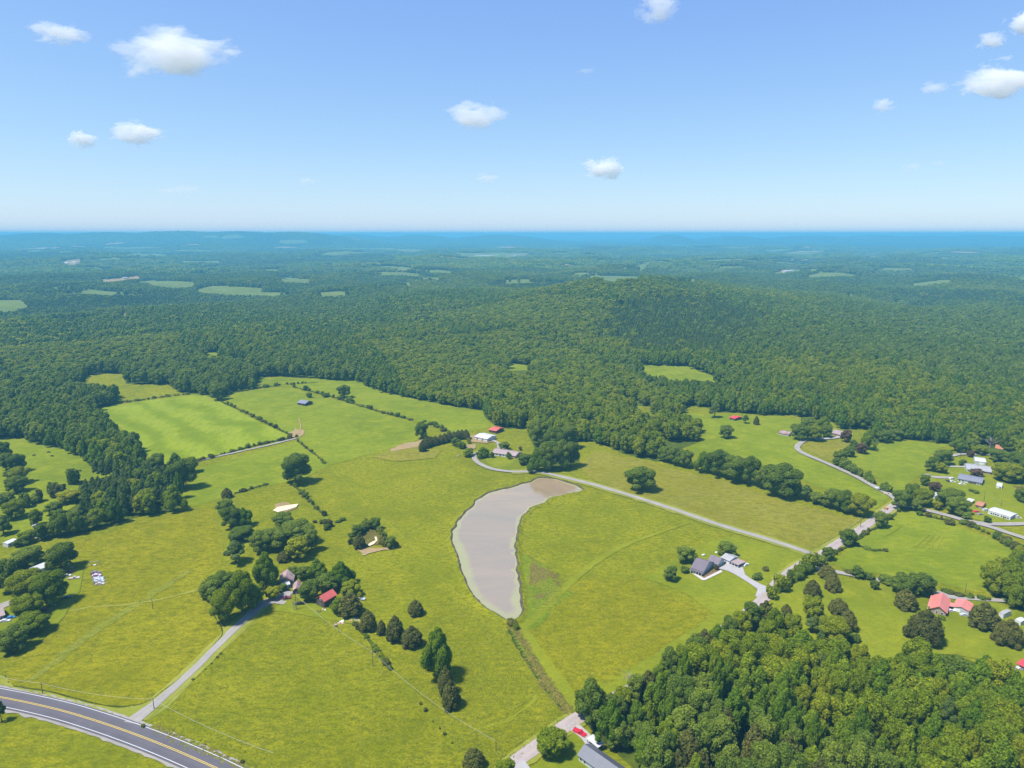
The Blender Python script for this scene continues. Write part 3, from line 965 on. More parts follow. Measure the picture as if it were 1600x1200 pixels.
# mown strips and ditches that part the fields
ribbon('mown_strip', [(812, 984), (836, 966), (862, 940), (895, 908), (935, 876), (970, 856), (1010, 840), (1078, 817)], [3.5, 4.5, 4, 4, 4, 3, 2.4, 1.6], M['strip'], 3, rag=.2)
ribbon('mown_strip', [(818, 984), (838, 1015), (862, 1050), (886, 1085), (898, 1112)], [4, 4.5, 5, 6, 6], M['strip'], 3, rag=.2)
ribbon('ditch_weeds', [(799, 972), (812, 998), (835, 1035), (862, 1075), (890, 1108)], [2.2, 2.4, 1.9, 1.8, 1.6], M['weeds'], 4, rag=.4)
ribbon('ditch_weeds', [(796, 985), (812, 1015), (838, 1055), (868, 1095), (890, 1118)], [1.5, 2.2, 2.2, 2, 1.5], M['understory'], 4, rag=.35)
ribbon('marsh', [(800, 985), (815, 1012), (832, 1040)], [2, 3.5, 1.5], M['marsh'], 4, rag=.3)
M['swale'] = grass_mat('pale_swale_grass', (0.10, 0.115, 0.012), (0.20, 0.21, 0.018), (0.245, 0.245, 0.03), tuft=0.5)
ribbon('grassy_swale', [(40, 1066), (70, 1048), (120, 1008), (165, 975), (215, 945), (262, 915), (300, 890)], [3, 6, 5, 5.5, 4, 5, 2], M['swale'], 3, rag=.9)
ribbon('mown_edge_shade', [(8, 1056), (20, 1072), (75, 1081), (150, 1100), (187, 1105), (225, 1100), (262, 1075), (300, 1045), (342, 1000), (347, 985), (334, 962)], .5, M['understory'], 3, rag=.12)  # shade along the unmown edge, laid as a thin dark ribbon
ribbon('worn_trail', [(107, 955), (150, 949), (200, 945), (260, 935), (320, 920)], 1.3, M['verge'], 3, rag=.3)
ribbon('worn_trail', [(515, 728), (545, 760), (575, 790), (620, 830), (665, 880), (700, 912), (740, 958), (790, 1000)], 1.0, M['strip'], 2, rag=.3)
for k in range(4):
    ribbon('wheel_rut', [(1430 + 11 * k, 855 + 1.5 * k), (1440 + 9 * k, 846 + 1.2 * k), (1452 + 7 * k, 836 + k)], 0.9, M['strip'], 4, rag=.1)
ribbon('wheel_rut', [(1380, 840), (1395, 832), (1408, 823)], .8, M['strip'], 4)
ribbon('ditch_weeds', [(560, 1075), (640, 1058)], 1.0, M['strip'], 3, rag=.3)
ribbon('ditch_weeds', [(745, 1140), (790, 1128), (830, 1100), (838, 1085)], 1.4, M['strip'], 3, rag=.3)

# ================================================================ trees: crown and trunk meshes
PHI = (1 + 5 ** .5) / 2


def ico(sub):
    v = [(-1, PHI, 0), (1, PHI, 0), (-1, -PHI, 0), (1, -PHI, 0), (0, -1, PHI), (0, 1, PHI), (0, -1, -PHI), (0, 1, -PHI), (PHI, 0, -1), (PHI, 0, 1), (-PHI, 0, -1), (-PHI, 0, 1)]
    v = [Vector(p).normalized() for p in v]
    f = [(0, 11, 5), (0, 5, 1), (0, 1, 7), (0, 7, 10), (0, 10, 11), (1, 5, 9), (5, 11, 4), (11, 10, 2), (10, 7, 6), (7, 1, 8), (3, 9, 4), (3, 4, 2), (3, 2, 6), (3, 6, 8), (3, 8, 9), (4, 9, 5), (2, 4, 11), (6, 2, 10), (8, 6, 7), (9, 8, 1)]
    for _ in range(sub):
        c, nf = {}, []

        def mid(a, b):
            k = (min(a, b), max(a, b))
            if k not in c:
                c[k] = len(v)
                v.append(((v[a] + v[b]) / 2).normalized())
            return c[k]
        for a, b, d in f:
            x, y, z = mid(a, b), mid(b, d), mid(d, a)
            nf += [(a, x, z), (b, y, x), (d, z, y), (x, y, z)]
        f = nf
    return np.array([p[:] for p in v]), np.array(f)


ICO = [ico(0), ico(1), ico(2)]


def lobes_for(kind, r):
    """crown of unit radius and unit height -> list of (centre, (rx, ry, rz)), nominal 5 m radius and 15 m height"""
    L = []
    if kind in ('oak', 'maple'):
        L.append(((0, 0, .55), (.62, .62, .34)))
        n = 15 if kind == 'oak' else 17
        for i in range(n):
            a = 2.4 * i + r.uniform(-.3, .3)
            t = (i + .5) / n
            z = .26 + .60 * t
            rad = .66 * math.sqrt(max(0.05, 1 - ((z - .48) / .50) ** 2)) * r.uniform(.66, 1.30)
            s = r.uniform(.21, .42)
            L.append(((rad * math.cos(a), rad * math.sin(a), z), (s, s, s * .40)))
        L.append(((r.uniform(-.15, .15), r.uniform(-.15, .15), .86), (.38, .38, .13)))
    elif kind == 'poplar':
        L.append(((0, 0, .5), (.5, .5, .38)))
        n = 20
        for i in range(n):
            a = 2.4 * i + r.uniform(-.3, .3)
            t = (i + .5) / n
            z = .22 + .66 * t
            rad = (.70 * (1 - t ** 2.0) + .10) * r.uniform(.65, 1.3)
            s = r.uniform(.19, .36) * (1.05 - .35 * t)
            L.append(((rad * math.cos(a), rad * math.sin(a), z), (s, s, s * .55)))
        L.append(((0, 0, .91), (.20, .20, .11)))
    elif kind == 'cedar':
        L.append(((0, 0, .42), (.80, .80, .40)))
        for i in range(24):
            a = 2.4 * i
            t = (i + .5) / 24
            z = .10 + .76 * t
            rad = (.80 * math.sqrt(max(0.02, 1 - (max(0, t - .15) / .88) ** 1.7))) * r.uniform(.86, 1.04)
            s = r.uniform(.20, .28) * (1.1 - .45 * t)
            L.append(((rad * math.cos(a), rad * math.sin(a), z), (s, s, s * .55)))
        L.append(((0, 0, .90), (.20, .20, .12)))
    elif kind == 'pine':
        L.append(((0, 0, .68), (.45, .45, .26)))
        for i in range(14):
            a = 2.4 * i
            t = (i + .5) / 14
            z = .42 + .48 * t
            rad = .72 * (1 - .8 * t) * r.uniform(.8, 1.15)
            s = r.uniform(.22, .32) * (1.1 - .3 * t)
            L.append(((rad * math.cos(a), rad * math.sin(a), z), (s, s, s * .30)))
        L.append(((0, 0, .93), (.17, .17, .08)))
    elif kind == 'bush':
        L.append(((0, 0, .45), (.7, .7, .45)))
        for i in range(9):
            a = 2.4 * i
            z = r.uniform(.2, .72)
            rad = .62 * r.uniform(.6, 1)
            s = r.uniform(.26, .42)
            L.append(((rad * math.cos(a), rad * math.sin(a), z), (s, s, s * .7)))
    return L


def crown_mesh(name, kind, mat, seed, n_cards, card, core=1, asp=(5.0, 15.0)):
    r = np.random.default_rng(seed)
    L = lobes_for(kind, r)
    RX, HZ = asp
    C = np.array([[c[0] * RX, c[1] * RX, c[2] * HZ] for c, s in L])
    S = np.array([[s[0] * RX, s[1] * RX, s[2] * HZ] for c, s in L])
    V, F = [], []
    nv = 0
    bv, bf = ICO[core]
    for c, s in zip(C, S):
        j = 1 + r.normal(0, .16, (len(bv), 1))
        V.append(c + bv * j * s * .78)
        F += (bf + nv).tolist()
        nv += len(bv)
    if n_cards:
        w = np.prod(S, 1) ** (2 / 3)
        w[0] *= .5
        k = r.choice(len(C), n_cards * 3, p=w / w.sum())
        d = r.normal(0, 1, (len(k), 3))
        d[:, 2] += .35
        d /= np.linalg.norm(d, axis=1)[:, None]
        p = C[k] + d * S[k] * r.uniform(.86, 1.16, (len(k), 1))
        inside = np.zeros(len(k), bool)
        for q in range(len(C)):
            inside |= (np.sum(((p - C[q]) / (S[q] * .84)) ** 2, 1) < 1) & (k != q)
        p, d = p[~inside][:n_cards], d[~inside][:n_cards]
        m = len(p)
        nrm = d * .9 + r.normal(0, .42, (m, 3)) + np.array([0, 0, .3])
        nrm /= np.linalg.norm(nrm, axis=1)[:, None]
        a = r.normal(0, 1, (m, 3))
        u = np.cross(nrm, a)
        u /= np.linalg.norm(u, axis=1)[:, None]
        v = np.cross(nrm, u)
        sz = (card * r.uniform(.55, 1.35, m))[:, None]
        su, sv = sz * r.uniform(.8, 1.2, (m, 1)), sz * r.uniform(.6, 1.0, (m, 1))
        q = np.stack([p - u * su * .5, p - v * sv * .5 - nrm * sz * .12, p + u * su * .5, p + v * sv * .5 - nrm * sz * .12], 1)
        V.append(q.reshape(-1, 3))
        idx = nv + np.arange(m)[:, None] * 4
        F += np.hstack([idx, idx + 1, idx + 2]).tolist() + np.hstack([idx, idx + 2, idx + 3]).tolist()
    V = np.vstack(V)
    V[:, 2] = np.maximum(V[:, 2], 0.02 * HZ)
    V /= np.array([RX, RX, HZ])
    me = bpy.data.meshes.new(name)
    me.from_pydata(V.tolist(), [], F)
    me.materials.append(mat)
    return me


def trunk_mesh(name, mat, seed, dead=False, asp=(5.0, 15.0)):
    r = random.Random(seed)
    b = MB()
    RX, HZ = asp
    top = HZ * (.62 if not dead else .8)
    b.tube((0, 0, -.4), (.1, .05, HZ * .3), .42, .30, 8)
    b.tube((.1, .05, HZ * .3), (0, .15, top), .30, .12, 7)
    for i in range(7 if not dead else 16):
        a = 2.4 * i + r.uniform(-.4, .4)
        z = HZ * r.uniform(.22, .55 if not dead else .72)
        ln = RX * r.uniform(.45, .75)
        e = (math.cos(a) * ln, math.sin(a) * ln, z + HZ * r.uniform(.10, .24))
        b.tube((0, 0, z), e, .13, .05, 5)
        if dead:
            for _ in range(3):
                f = (e[0] * r.uniform(.9, 1.5), e[1] * r.uniform(.9, 1.5), e[2] + HZ * r.uniform(.02, .16))
                b.tube(e, f, .07, .03, 4)
    V = [(x / RX, y / RX, z / HZ) for x, y, z in b.v]
    return mesh_from(name, V, b.f, [mat])


SPEC = {'oak': ('oak', 'leaf_oak', 4), 'maple': ('maple', 'leaf_maple', 3), 'poplar': ('poplar', 'leaf_poplar', 4), 'cedar': ('cedar', 'leaf_cedar', 2), 'pine': ('pine', 'leaf_pine', 1),
        'yellow': ('maple', 'leaf_yellow', 1), 'plum': ('oak', 'leaf_plum', 1), 'shrub': ('bush', 'leaf_oak', 2), 'cedar_shrub': ('bush', 'leaf_cedar', 1), 'bright_shrub': ('bush', 'leaf_maple', 1)}
CROWN = {}
for sp, (shape, mt, nvar) in SPEC.items():
    small = shape == 'bush'
    CROWN[sp] = [crown_mesh('crown_' + sp, shape, M[mt], 100 + 7 * i + len(sp), 500 if small else 5200, .42 if small else .68, 1 if not small else 1, (1.6, 2.6) if small else ((3.4, 9.0) if shape == 'cedar' else (5.0, 15.0))) for i in range(nvar)]
CROWN_LARGE = {sp: crown_mesh('crown_large_' + sp, SPEC[sp][0], M[SPEC[sp][1]], 300 + len(sp), 10000, .66, 2, (7.5, 17.0)) for sp in ('oak', 'maple', 'poplar', 'cedar')}
TRUNK = [trunk_mesh('trunk', M['bark'], i) for i in range(3)]
DEADTREE = trunk_mesh('bare_limbs', M['deadwood'], 9, dead=True)


def solve_tree(bx, by, ty, w):
    """ground point, radius and height of an ellipsoidal crown seen between ty and by, w pixels wide"""
    cy = (by + ty) / 2
    h, x, y, rad = 12.0, 0, 0, 5
    zg = 0.0
    for _ in range(8):
        x, y = on_plane(bx, cy, zg + h / 2)
        zg = h1(x, y)
        zc = zg + h / 2 - CAM_H
        dep = y * CP - zc * SP
        s = F_PX / dep
        th = math.atan2(-zc, math.hypot(x, y))
        rad = w / 2 / s
        S = (by - ty) / 2 / s * math.cos(math.atan((600 - cy) / F_PX))
        q = S * S - (rad * math.sin(th)) ** 2
        h = 2 * math.sqrt(max(q, (0.45 * rad) ** 2)) / math.cos(th)
    return x, y, zg, rad, h


TREES = []          # x, y of every single tree, so that the woods keep clear of them


def add_tree(x, y, zg, rad, h, sp, label, group=None, cat='tree', name=None, seed=0, near=True):
    if name is None:
        name = {'oak': 'oak_tree', 'maple': 'maple_tree', 'poplar': 'poplar_tree', 'cedar': 'cedar_tree', 'pine': 'pine_tree', 'yellow': 'maple_tree', 'plum': 'plum_tree', 'dead': 'dead_tree'}.get(sp, 'shrub')
    TREES.append((x, y, rad))
    rz = random.uniform(0, 6.28)
    if sp in ('shrub', 'cedar_shrub', 'bright_shrub'):
        o = link('shrub', random.choice(CROWN[sp]))
        o.location = (x, y, zg - .05)
        o.rotation_euler = (0, 0, rz)
        o.scale = (rad * random.uniform(.9, 1.1), rad * random.uniform(.9, 1.1), h)
        tag(o, label, cat, group)
        return o
    o = empty(name, (x, y, zg), rz)
    o.scale = (rad * random.uniform(.94, 1.06), rad * random.uniform(.94, 1.06), h)
    tag(o, label, cat, group)
    if sp == 'dead':
        link('bare_limbs', DEADTREE, o)
        return o
    if rad > 6.3 and sp in CROWN_LARGE:
        link('crown', CROWN_LARGE[sp], o)
    else:
        link('crown', random.choice(CROWN[sp]), o)
    link('trunk', random.choice(TRUNK), o)
    return o


def tree_px(bx, by, ty, w, sp, label, group=None, cat='tree'):
    x, y, zg, rad, h = solve_tree(bx, by, ty, w)
    return add_tree(x, y, zg, rad, h, sp, label, group, cat)

# ---------------------------------------------------------------- single trees: (x, visible foot y, top y, width, species, label)
T = [
 # left edge farm yard
 (41, 938, 888, 54, 'maple', 'bright green spreading tree beside the white roofed shed at the left edge'),
 (77, 948, 890, 50, 'maple', 'broad bright tree directly above the black car in the left yard'),
 (42, 968, 927, 46, 'maple', 'rounded yellow green tree just below the two broad bright ones at left'),
 (50, 993, 955, 46, 'maple', 'low bright tree touching the mown edge right of the pale roofed house corner'),
 (20, 1020, 977, 46, 'oak', 'grey green round tree standing alone at the far left edge above the highway'),
 (94, 893, 848, 46, 'oak', 'dark ragged tree over the parked trailers beside the field'),
 (40, 888, 854, 50, 'oak', 'olive tree left of the dark ragged one behind the white roof'),
 (8, 930, 872, 34, 'oak', 'tall dark tree cut by the left edge above the pale roofed house'),
 (0, 1130, 1092, 18, 'pine', 'dark tree cut by the left edge just below the highway'),
 # left mid lot
 (4, 715, 690, 22, 'oak', 'dark tree at the left edge beside the grazing cattle field'),
 (25, 738, 709, 26, 'oak', 'dark tree in the left clump, nearest the cattle'),
 (8, 735, 708, 20, 'oak', 'second dark tree of the clump at the left edge of the cattle field'),
 (30, 756, 728, 28, 'maple', 'yellow green topped tree in the lower left clump of the cattle field'),
 (17, 750, 733, 20, 'oak', 'small tree tucked behind the yellow topped one at the left edge'),
 (25, 770, 744, 30, 'oak', 'lowest grey green tree of the clump by the cattle field'),
 (8, 795, 768, 28, 'oak', 'dark tree at the left edge above the small lawn'),
 (23, 811, 779, 32, 'maple', 'leafy green tree on the small lawn nearest the left edge'),
 (84, 805, 783, 28, 'oak', 'round grey green tree on the lawn next to the yellow bushes'),
 (54, 822, 795, 20, 'maple', 'small single tree in the middle of the left lawn'),
 (4, 836, 805, 24, 'oak', 'dark tree at the left edge of the left lawn'),
 (93, 838, 797, 32, 'oak', 'largest of the dark trees hiding the pink roofed house'),
 (113, 836, 799, 24, 'oak', 'dark tree right of the pink roofed house at the field corner'),
 (77, 840, 816, 20, 'maple', 'small green tree in front of the pink roofed house'),
 (41, 850, 829, 26, 'maple', 'low bright tree above the long white trailer at left'),
 (63, 845, 818, 20, 'oak', 'tree between the long white trailer and the pink roofed house'),
 (28, 855, 842, 14, 'oak', 'small dark tree at the end of the long white trailer'),
 (107, 787, 765, 34, 'yellow', 'light yellow green bush beside the dark pine block'),
 (245, 740, 708, 28, 'oak', 'dark rounded tree at the lower left corner of the hay field'),
 (273, 731, 707, 20, 'poplar', 'upright green tree at the start of the hedge lined dirt track'),
 (285, 765, 717, 42, 'oak', 'big dark tree where the dirt track leaves the pine block'),
 (250, 750, 738, 26, 'yellow', 'low yellow green tree above the pine block'),
 (270, 800, 757, 32, 'poplar', 'green broadleaf tree at the right end of the pine block'),
 (180, 818, 778, 26, 'poplar', 'pale green tree on the front edge of the pine block'),
 (150, 825, 793, 26, 'maple', 'broadleaf tree at the lower left corner of the pine block'),
 (131, 830, 806, 20, 'oak', 'smaller tree at the left foot of the pine block'),
 # middle pasture
 (461, 757, 708, 48, 'oak', 'big round dark oak standing alone in the pasture with its shade on the right'),
 (354, 778, 762, 17, 'cedar', 'small round cedar at the top of the tree line beside the left pasture'),
 (352, 806, 778, 28, 'oak', 'dark tree second from the top of the tree line beside the left pasture'),
 (360, 826, 790, 34, 'oak', 'broad dark tree in the upper clump of the tree line'),
 (380, 823, 793, 26, 'poplar', 'tree on the right side of the upper clump of the tree line'),
 (376, 846, 822, 40, 'oak', 'grey green wide tree left of the big oaks above the farmstead'),
 (367, 881, 843, 36, 'pine', 'dark feathery tree on the pasture edge above the bright maples'),
 (408, 864, 828, 36, 'oak', 'dark tree between the feathery tree and the big oaks'),
 (442, 822, 800, 32, 'oak', 'dark tree just below the sandy dried pond'),
 (430, 860, 822, 42, 'oak', 'left one of the two biggest oaks above the farmstead'),
 (464, 852, 812, 54, 'oak', 'grey green right one of the two biggest oaks above the farmstead'),
 (486, 862, 826, 26, 'oak', 'oak on the right flank of the big clump above the farmstead'),
 (465, 875, 839, 36, 'yellow', 'bright yellow green maple in front of the big dark oaks'),
 (443, 878, 860, 22, 'cedar', 'low dark tree left of the bright yellow green maple'),
 # farmstead
 (414, 922, 862, 40, 'poplar', 'tall olive tree left of the rusty roofed farmhouse'),
 (328, 940, 905, 32, 'oak', 'leftmost tree of the big bright clump by the farm drive'),
 (350, 974, 918, 44, 'maple', 'tall bright tree at the front of the clump by the farm drive'),
 (376, 962, 892, 50, 'maple', 'largest bright tree of the clump by the farm drive'),
 (397, 950, 915, 32, 'maple', 'bright tree of the clump closest to the farm drive bend'),
 (345, 925, 893, 40, 'oak', 'darker tree at the back left of the bright clump'),
 (425, 938, 916, 24, 'yellow', 'small vivid green tree beside the drive in front of the farmhouse'),
 (441, 925, 911, 16, 'oak', 'small dark tree against the farmhouse'),
 (458, 902, 885, 18, 'oak', 'small dark tree behind the rusty roofed farmhouse'),
 (474, 906, 884, 22, 'oak', 'grey tree right behind the farmhouse'),
 (495, 905, 872, 27, 'poplar', 'upright dark tree behind the farmyard'),
 (484, 940, 905, 32, 'oak', 'round tree between the rusty shed and the red roofed barn'),
 (511, 926, 896, 34, 'oak', 'brownish green tree right above the red roofed barn'),
 (532, 920, 876, 40, 'poplar', 'tall green tree at the top of the clump behind the red barn'),
 (547, 931, 905, 28, 'maple', 'green tree at the right end of the clump behind the red barn'),
 (530, 960, 933, 25, 'maple', 'leafy tree against the right wall of the red roofed barn'),
 (546, 962, 925, 38, 'cedar', 'broad olive cedar right of the red roofed barn'),
 (562, 936, 925, 9, 'yellow', 'tiny bright tree beside the parked silver car'),
 (575, 986, 952, 25, 'cedar', 'cedar nearest the junk heap at the pasture corner'),
 (596, 992, 968, 14, 'cedar', 'small slim cedar between two larger ones below the farm'),
 (617, 1003, 961, 30, 'cedar', 'dark cedar third along the row running down from the farm'),
 (643, 1012, 976, 34, 'cedar', 'dark cedar touching the tall bright poplar'),
 (649, 962, 936, 25, 'cedar', 'lone cedar standing above the cedar row'),
 (684, 1062, 980, 52, 'poplar', 'tall bright poplar in the middle of the lower pasture'),
 (696, 1085, 1040, 26, 'cedar', 'greyish cedar under the tall bright poplar'),
 (704, 1107, 1062, 30, 'cedar', 'lowest dark cedar below the tall poplar'),
 (740, 1204, 1165, 36, 'cedar', 'dark cedar cut by the bottom edge beside the road'),
 (789, 1225, 1183, 36, 'maple', 'bright tree cut by the bottom edge beside the road'),
 (864, 1186, 1134, 52, 'maple', 'drooping pale tree over the road at the bottom edge'),
 # small silt basin
 (585, 828, 808, 19, 'oak', 'dark tree at the back of the shrub ring around the small basin'),
 (557, 838, 819, 17, 'oak', 'dark tree at the back left of the shrub ring'),
 (567, 832, 818, 14, 'oak', 'small tree in the back row of the shrub ring'),
 (561, 857, 834, 21, 'cedar', 'dark cedar at the front left of the shrub ring'),
 (611, 857, 836, 17, 'oak', 'tree on the right side of the shrub ring'),
 # centre farm
 (658, 686, 659, 20, 'oak', 'dark lone tree where the hedge meets the curved cedar screen'),
 (712, 697, 684, 15, 'oak', 'round dark tree in front of the curved cedar screen'),
 (732, 714, 700, 18, 'oak', 'low round tree where the drive curls up to the ranch house'),
 (754, 716, 698, 20, 'poplar', 'green tree at the left end of the ranch house'),
 (769, 716, 706, 7, 'oak', 'small lawn tree in front of the left part of the ranch house'),
 (795, 718, 706, 9, 'oak', 'small lawn tree in front of the right part of the ranch house'),
 (788, 703, 690, 17, 'oak', 'round tree behind the ranch house'),
 (813, 704, 697, 6, 'plum', 'tiny reddish tree behind the right end of the ranch house'),
 (820, 727, 708, 22, 'oak', 'low dark tree right of the ranch house'),
 (839, 737, 700, 32, 'poplar', 'brighter tree at the gate of the pond drive'),
 (858, 736, 690, 36, 'oak', 'front middle oak of the big grove beside the drive gate'),
 (878, 734, 688, 34, 'oak', 'front right oak of the big grove beside the drive gate'),
 (892, 730, 690, 28, 'oak', 'rightmost oak of the big grove beside the drive gate'),
 (842, 697, 655, 30, 'oak', 'leftmost back tree of the big grove'),
 (866, 712, 668, 36, 'oak', 'pale topped oak at the centre of the big grove'),
 (886, 702, 664, 34, 'oak', 'back right oak of the big grove'),
 (1000, 768, 728, 48, 'oak', 'big lone spreading oak above the gravel drive'),
 (537, 622, 601, 22, 'oak', 'dark tree on the hedge between the two far green fields'),
 (546, 629, 620, 15, 'oak', 'low tree on the hedge right of the tall dark one'),
 (508, 621, 614, 11, 'oak', 'small tree above the weathered field barn'),
 (483, 622, 613, 9, 'oak', 'smaller tree next to the weathered field barn'),
 (340, 626, 600, 24, 'oak', 'dark tree at the top corner of the hay field'),
 # far east meadow
 (1135, 685, 664, 23, 'oak', 'lone round tree in the far right meadow'),
 (1165, 662, 648, 12, 'pine', 'ragged pine near the small red roofed shed'),
 (1182, 664, 650, 9, 'cedar', 'slim upright cedar in the far right meadow'),
 (1117, 653, 630, 20, 'pine', 'tall pine at the wood edge left of the red roofed shed'),
 (1050, 644, 630, 20, 'oak', 'bushy tree on the far edge of the right meadow'),
 (1066, 645, 632, 14, 'oak', 'second bushy tree on the far edge of the right meadow'),
 (1040, 639, 628, 14, 'maple', 'paler small tree beside the bushy ones on the far meadow edge'),
 (1250, 688, 662, 26, 'oak', 'left dark tree of the group by the far bend in the road'),
 (1273, 689, 663, 26, 'maple', 'light green tree in front of the group by the far bend'),
 (1288, 678, 650, 26, 'poplar', 'tallest tree of the group behind the far bend'),
 (1264, 672, 652, 26, 'oak', 'back tree of the group behind the far bend'),
 (1241, 670, 662, 12, 'oak', 'small dark tree beside the grey shed'),
 (1291, 684, 664, 18, 'oak', 'tree at the left end of the far tan roofed house'),
 (1322, 691, 671, 17, 'plum', 'brownish tree right of the far tan roofed house'),
 (1357, 703, 670, 21, 'poplar', 'tall green tree on the hedge right of the far tan roofed house'),
 (1334, 703, 687, 12, 'oak', 'hedge tree below the tan roofed house'),
 (1346, 709, 692, 17, 'plum', 'brownish tree in the hedge by the golden field'),
 (1327, 714, 697, 15, 'oak', 'dark tree in the hedge above the golden field corner'),
 (1313, 723, 703, 19, 'oak', 'wide dark tree at the tip of the golden field'),
 (1306, 727, 715, 12, 'oak', 'low tree beside the gravel road at the golden field tip'),
 (1382, 692, 672, 22, 'oak', 'pale tree in the strip linking the hedge to the far wood'),
 (1400, 688, 670, 20, 'oak', 'rounded tree at the right of the strip linking hedge and wood'),
 # thick tree row between the middle and far pastures
 (1040, 722, 697, 24, 'oak', 'leftmost tree of the thick row above the golden pasture'),
 (1056, 727, 698, 24, 'oak', 'second tree from the left of the thick row'),
 (1072, 731, 703, 22, 'oak', 'small tree before the gap in the thick row'),
 (1099, 739, 705, 26, 'poplar', 'upright tree starting the right part of the thick row'),
 (1122, 745, 702, 38, 'oak', 'large tree left of centre in the thick row'),
 (1150, 753, 711, 40, 'oak', 'wide tree at the centre of the thick row'),
 (1171, 758, 712, 34, 'oak', 'large tree right of centre in the thick row'),
 (1191, 764, 730, 22, 'oak', 'lower tree before the biggest oak of the row'),
 (1222, 776, 725, 58, 'oak', 'biggest round oak of the thick row'),
 (1241, 779, 745, 24, 'oak', 'oak leaning on the right side of the biggest one'),
 (1260, 783, 757, 26, 'pine', 'lower dark tree right of the biggest oak'),
 (1277, 788, 768, 24, 'oak', 'small tree in the dip of the thick row'),
 (1300, 795, 763, 30, 'oak', 'tree starting the last clump of the thick row'),
 (1320, 801, 766, 30, 'oak', 'tree second from the right end of the thick row'),
 (1345, 807, 770, 40, 'maple', 'brightest tree ending the thick row at the right'),
 # along the county road
 (1326, 853, 826, 25, 'oak', 'dark tree leaning over the pale county road'),
 (1377, 825, 799, 20, 'oak', 'dark tree on the road verge above the green field'),
 (1408, 797, 765, 30, 'oak', 'olive tree at the road fork'),
 (1294, 876, 854, 20, 'oak', 'dark tree beside the road junction'),
 (1284, 887, 867, 22, 'oak', 'grey green tree right at the road junction'),
 (1293, 904, 882, 27, 'cedar', 'olive cedar just below the right hand lane'),
 (1302, 924, 896, 24, 'cedar', 'dense dark cedar below the olive one'),
 (1270, 934, 905, 26, 'cedar', 'pointed cedar above the bright tree on the lawn'),
 (1271, 972, 931, 33, 'maple', 'bright green tree between cedar and grey tree on the lawn'),
 (1270, 990, 962, 26, 'pine', 'dull bluish tree below the bright one at the wood edge'),
 (1304, 1008, 960, 48, 'maple', 'largest bright tree standing out from the wood edge'),
 (1311, 962, 933, 30, 'cedar', 'upper cedar of the pair on the lawn'),
 (1326, 986, 952, 27, 'cedar', 'lower cedar of the pair on the lawn'),
 (1229, 965, 943, 18, 'cedar', 'small pointed cedar at the wood edge'),
 (1367, 922, 906, 13, 'oak', 'little round tree on the lawn beside the lane'),
 (1341, 904, 884, 20, 'oak', 'tree in the hedge along the lane'),
 (1357, 906, 895, 16, 'oak', 'lower hedge tree right of the first one on the lane'),
 (1385, 913, 898, 24, 'oak', 'dark low hedge tree beside the lane'),
 (1411, 931, 896, 36, 'oak', 'left tree of the clump beside the red roofed house'),
 (1440, 932, 894, 38, 'oak', 'right tree of the clump behind the red roofed house'),
 (1416, 953, 919, 34, 'cedar', 'dark cedar in front of the clump left of the red roofed house'),
 (1447, 1007, 950, 55, 'cedar', 'big dark evergreen in front of the red roofed house'),
 (1539, 983, 940, 42, 'cedar', 'broad olive cedar right of the red roofed garage'),
 (1577, 1010, 965, 46, 'cedar', 'broad cedar at the right edge above the red canopy'),
 (1120, 892, 883, 8, 'plum', 'small dark red tree at the corner of the plum roofed house'),
 (1072, 880, 852, 33, 'oak', 'grey green tree left of the plum roofed house'),
 (1136, 869, 845, 28, 'oak', 'dense dark round tree behind the grey garage'),
 (1048, 908, 884, 22, 'oak', 'round dark tree on the lawn left of the plum roofed house'),
 # right hand homes
 (1458, 737, 713, 23, 'oak', 'dark tree at the left of the paired driveways'),
 (1473, 727, 702, 28, 'oak', 'larger dark tree behind the paired driveways'),
 (1470, 740, 722, 20, 'maple', 'light green small tree by the paired driveways'),
 (1445, 759, 741, 16, 'oak', 'tree on the field corner left of the white ranch house'),
 (1461, 768, 753, 19, 'plum', 'brown leaved tree below the white ranch driveway'),
 (1427, 786, 755, 26, 'oak', 'tall tree right of the road fork'),
 (1443, 791, 762, 30, 'maple', 'light topped tree right of the road fork'),
 (1433, 799, 779, 20, 'oak', 'low tree on the bank at the road fork'),
 (1485, 795, 762, 40, 'oak', 'wide dark oak beside the blue and white camper'),
 (1497, 805, 776, 34, 'oak', 'grey green oak left of the white canopy'),
 (1465, 797, 783, 14, 'yellow', 'small willow like tree by the lane'),
 (1511, 812, 800, 15, 'oak', 'round shrub like tree beside the lane at right'),
 (1543, 818, 806, 11, 'oak', 'little round tree in front of the long white mobile home'),
 (1526, 745, 732, 20, 'plum', 'plum coloured tree in front of the grey roofed house'),
 (1505, 729, 717, 11, 'oak', 'dark round lawn tree left of the metal shed'),
 (1517, 715, 704, 12, 'plum', 'brownish round tree behind the metal shed'),
 (1500, 707, 684, 24, 'poplar', 'green tree at the far end of the right hand yards'),
 (1532, 711, 695, 22, 'maple', 'light green tree left of the orange roofed cottage'),
 (1548, 700, 680, 24, 'dead', 'pale leafless tree beside the orange roofed cottage'),
 (1519, 705, 685, 20, 'oak', 'brownish dark tree behind the right hand yards'),
 (1563, 722, 702, 34, 'oak', 'dark tree behind the right side of the grey roofed house'),
 (1574, 753, 722, 42, 'maple', 'big light green tree right of the white ranch house'),
 (1594, 738, 706, 34, 'oak', 'dark tree at the right edge behind the light green one'),
 (1599, 785, 762, 20, 'oak', 'dark tree at the right edge above the mobile home'),
]
for bx, by, ty, w, sp, lab in T:
    tree_px(bx, by, ty, w, sp, lab)

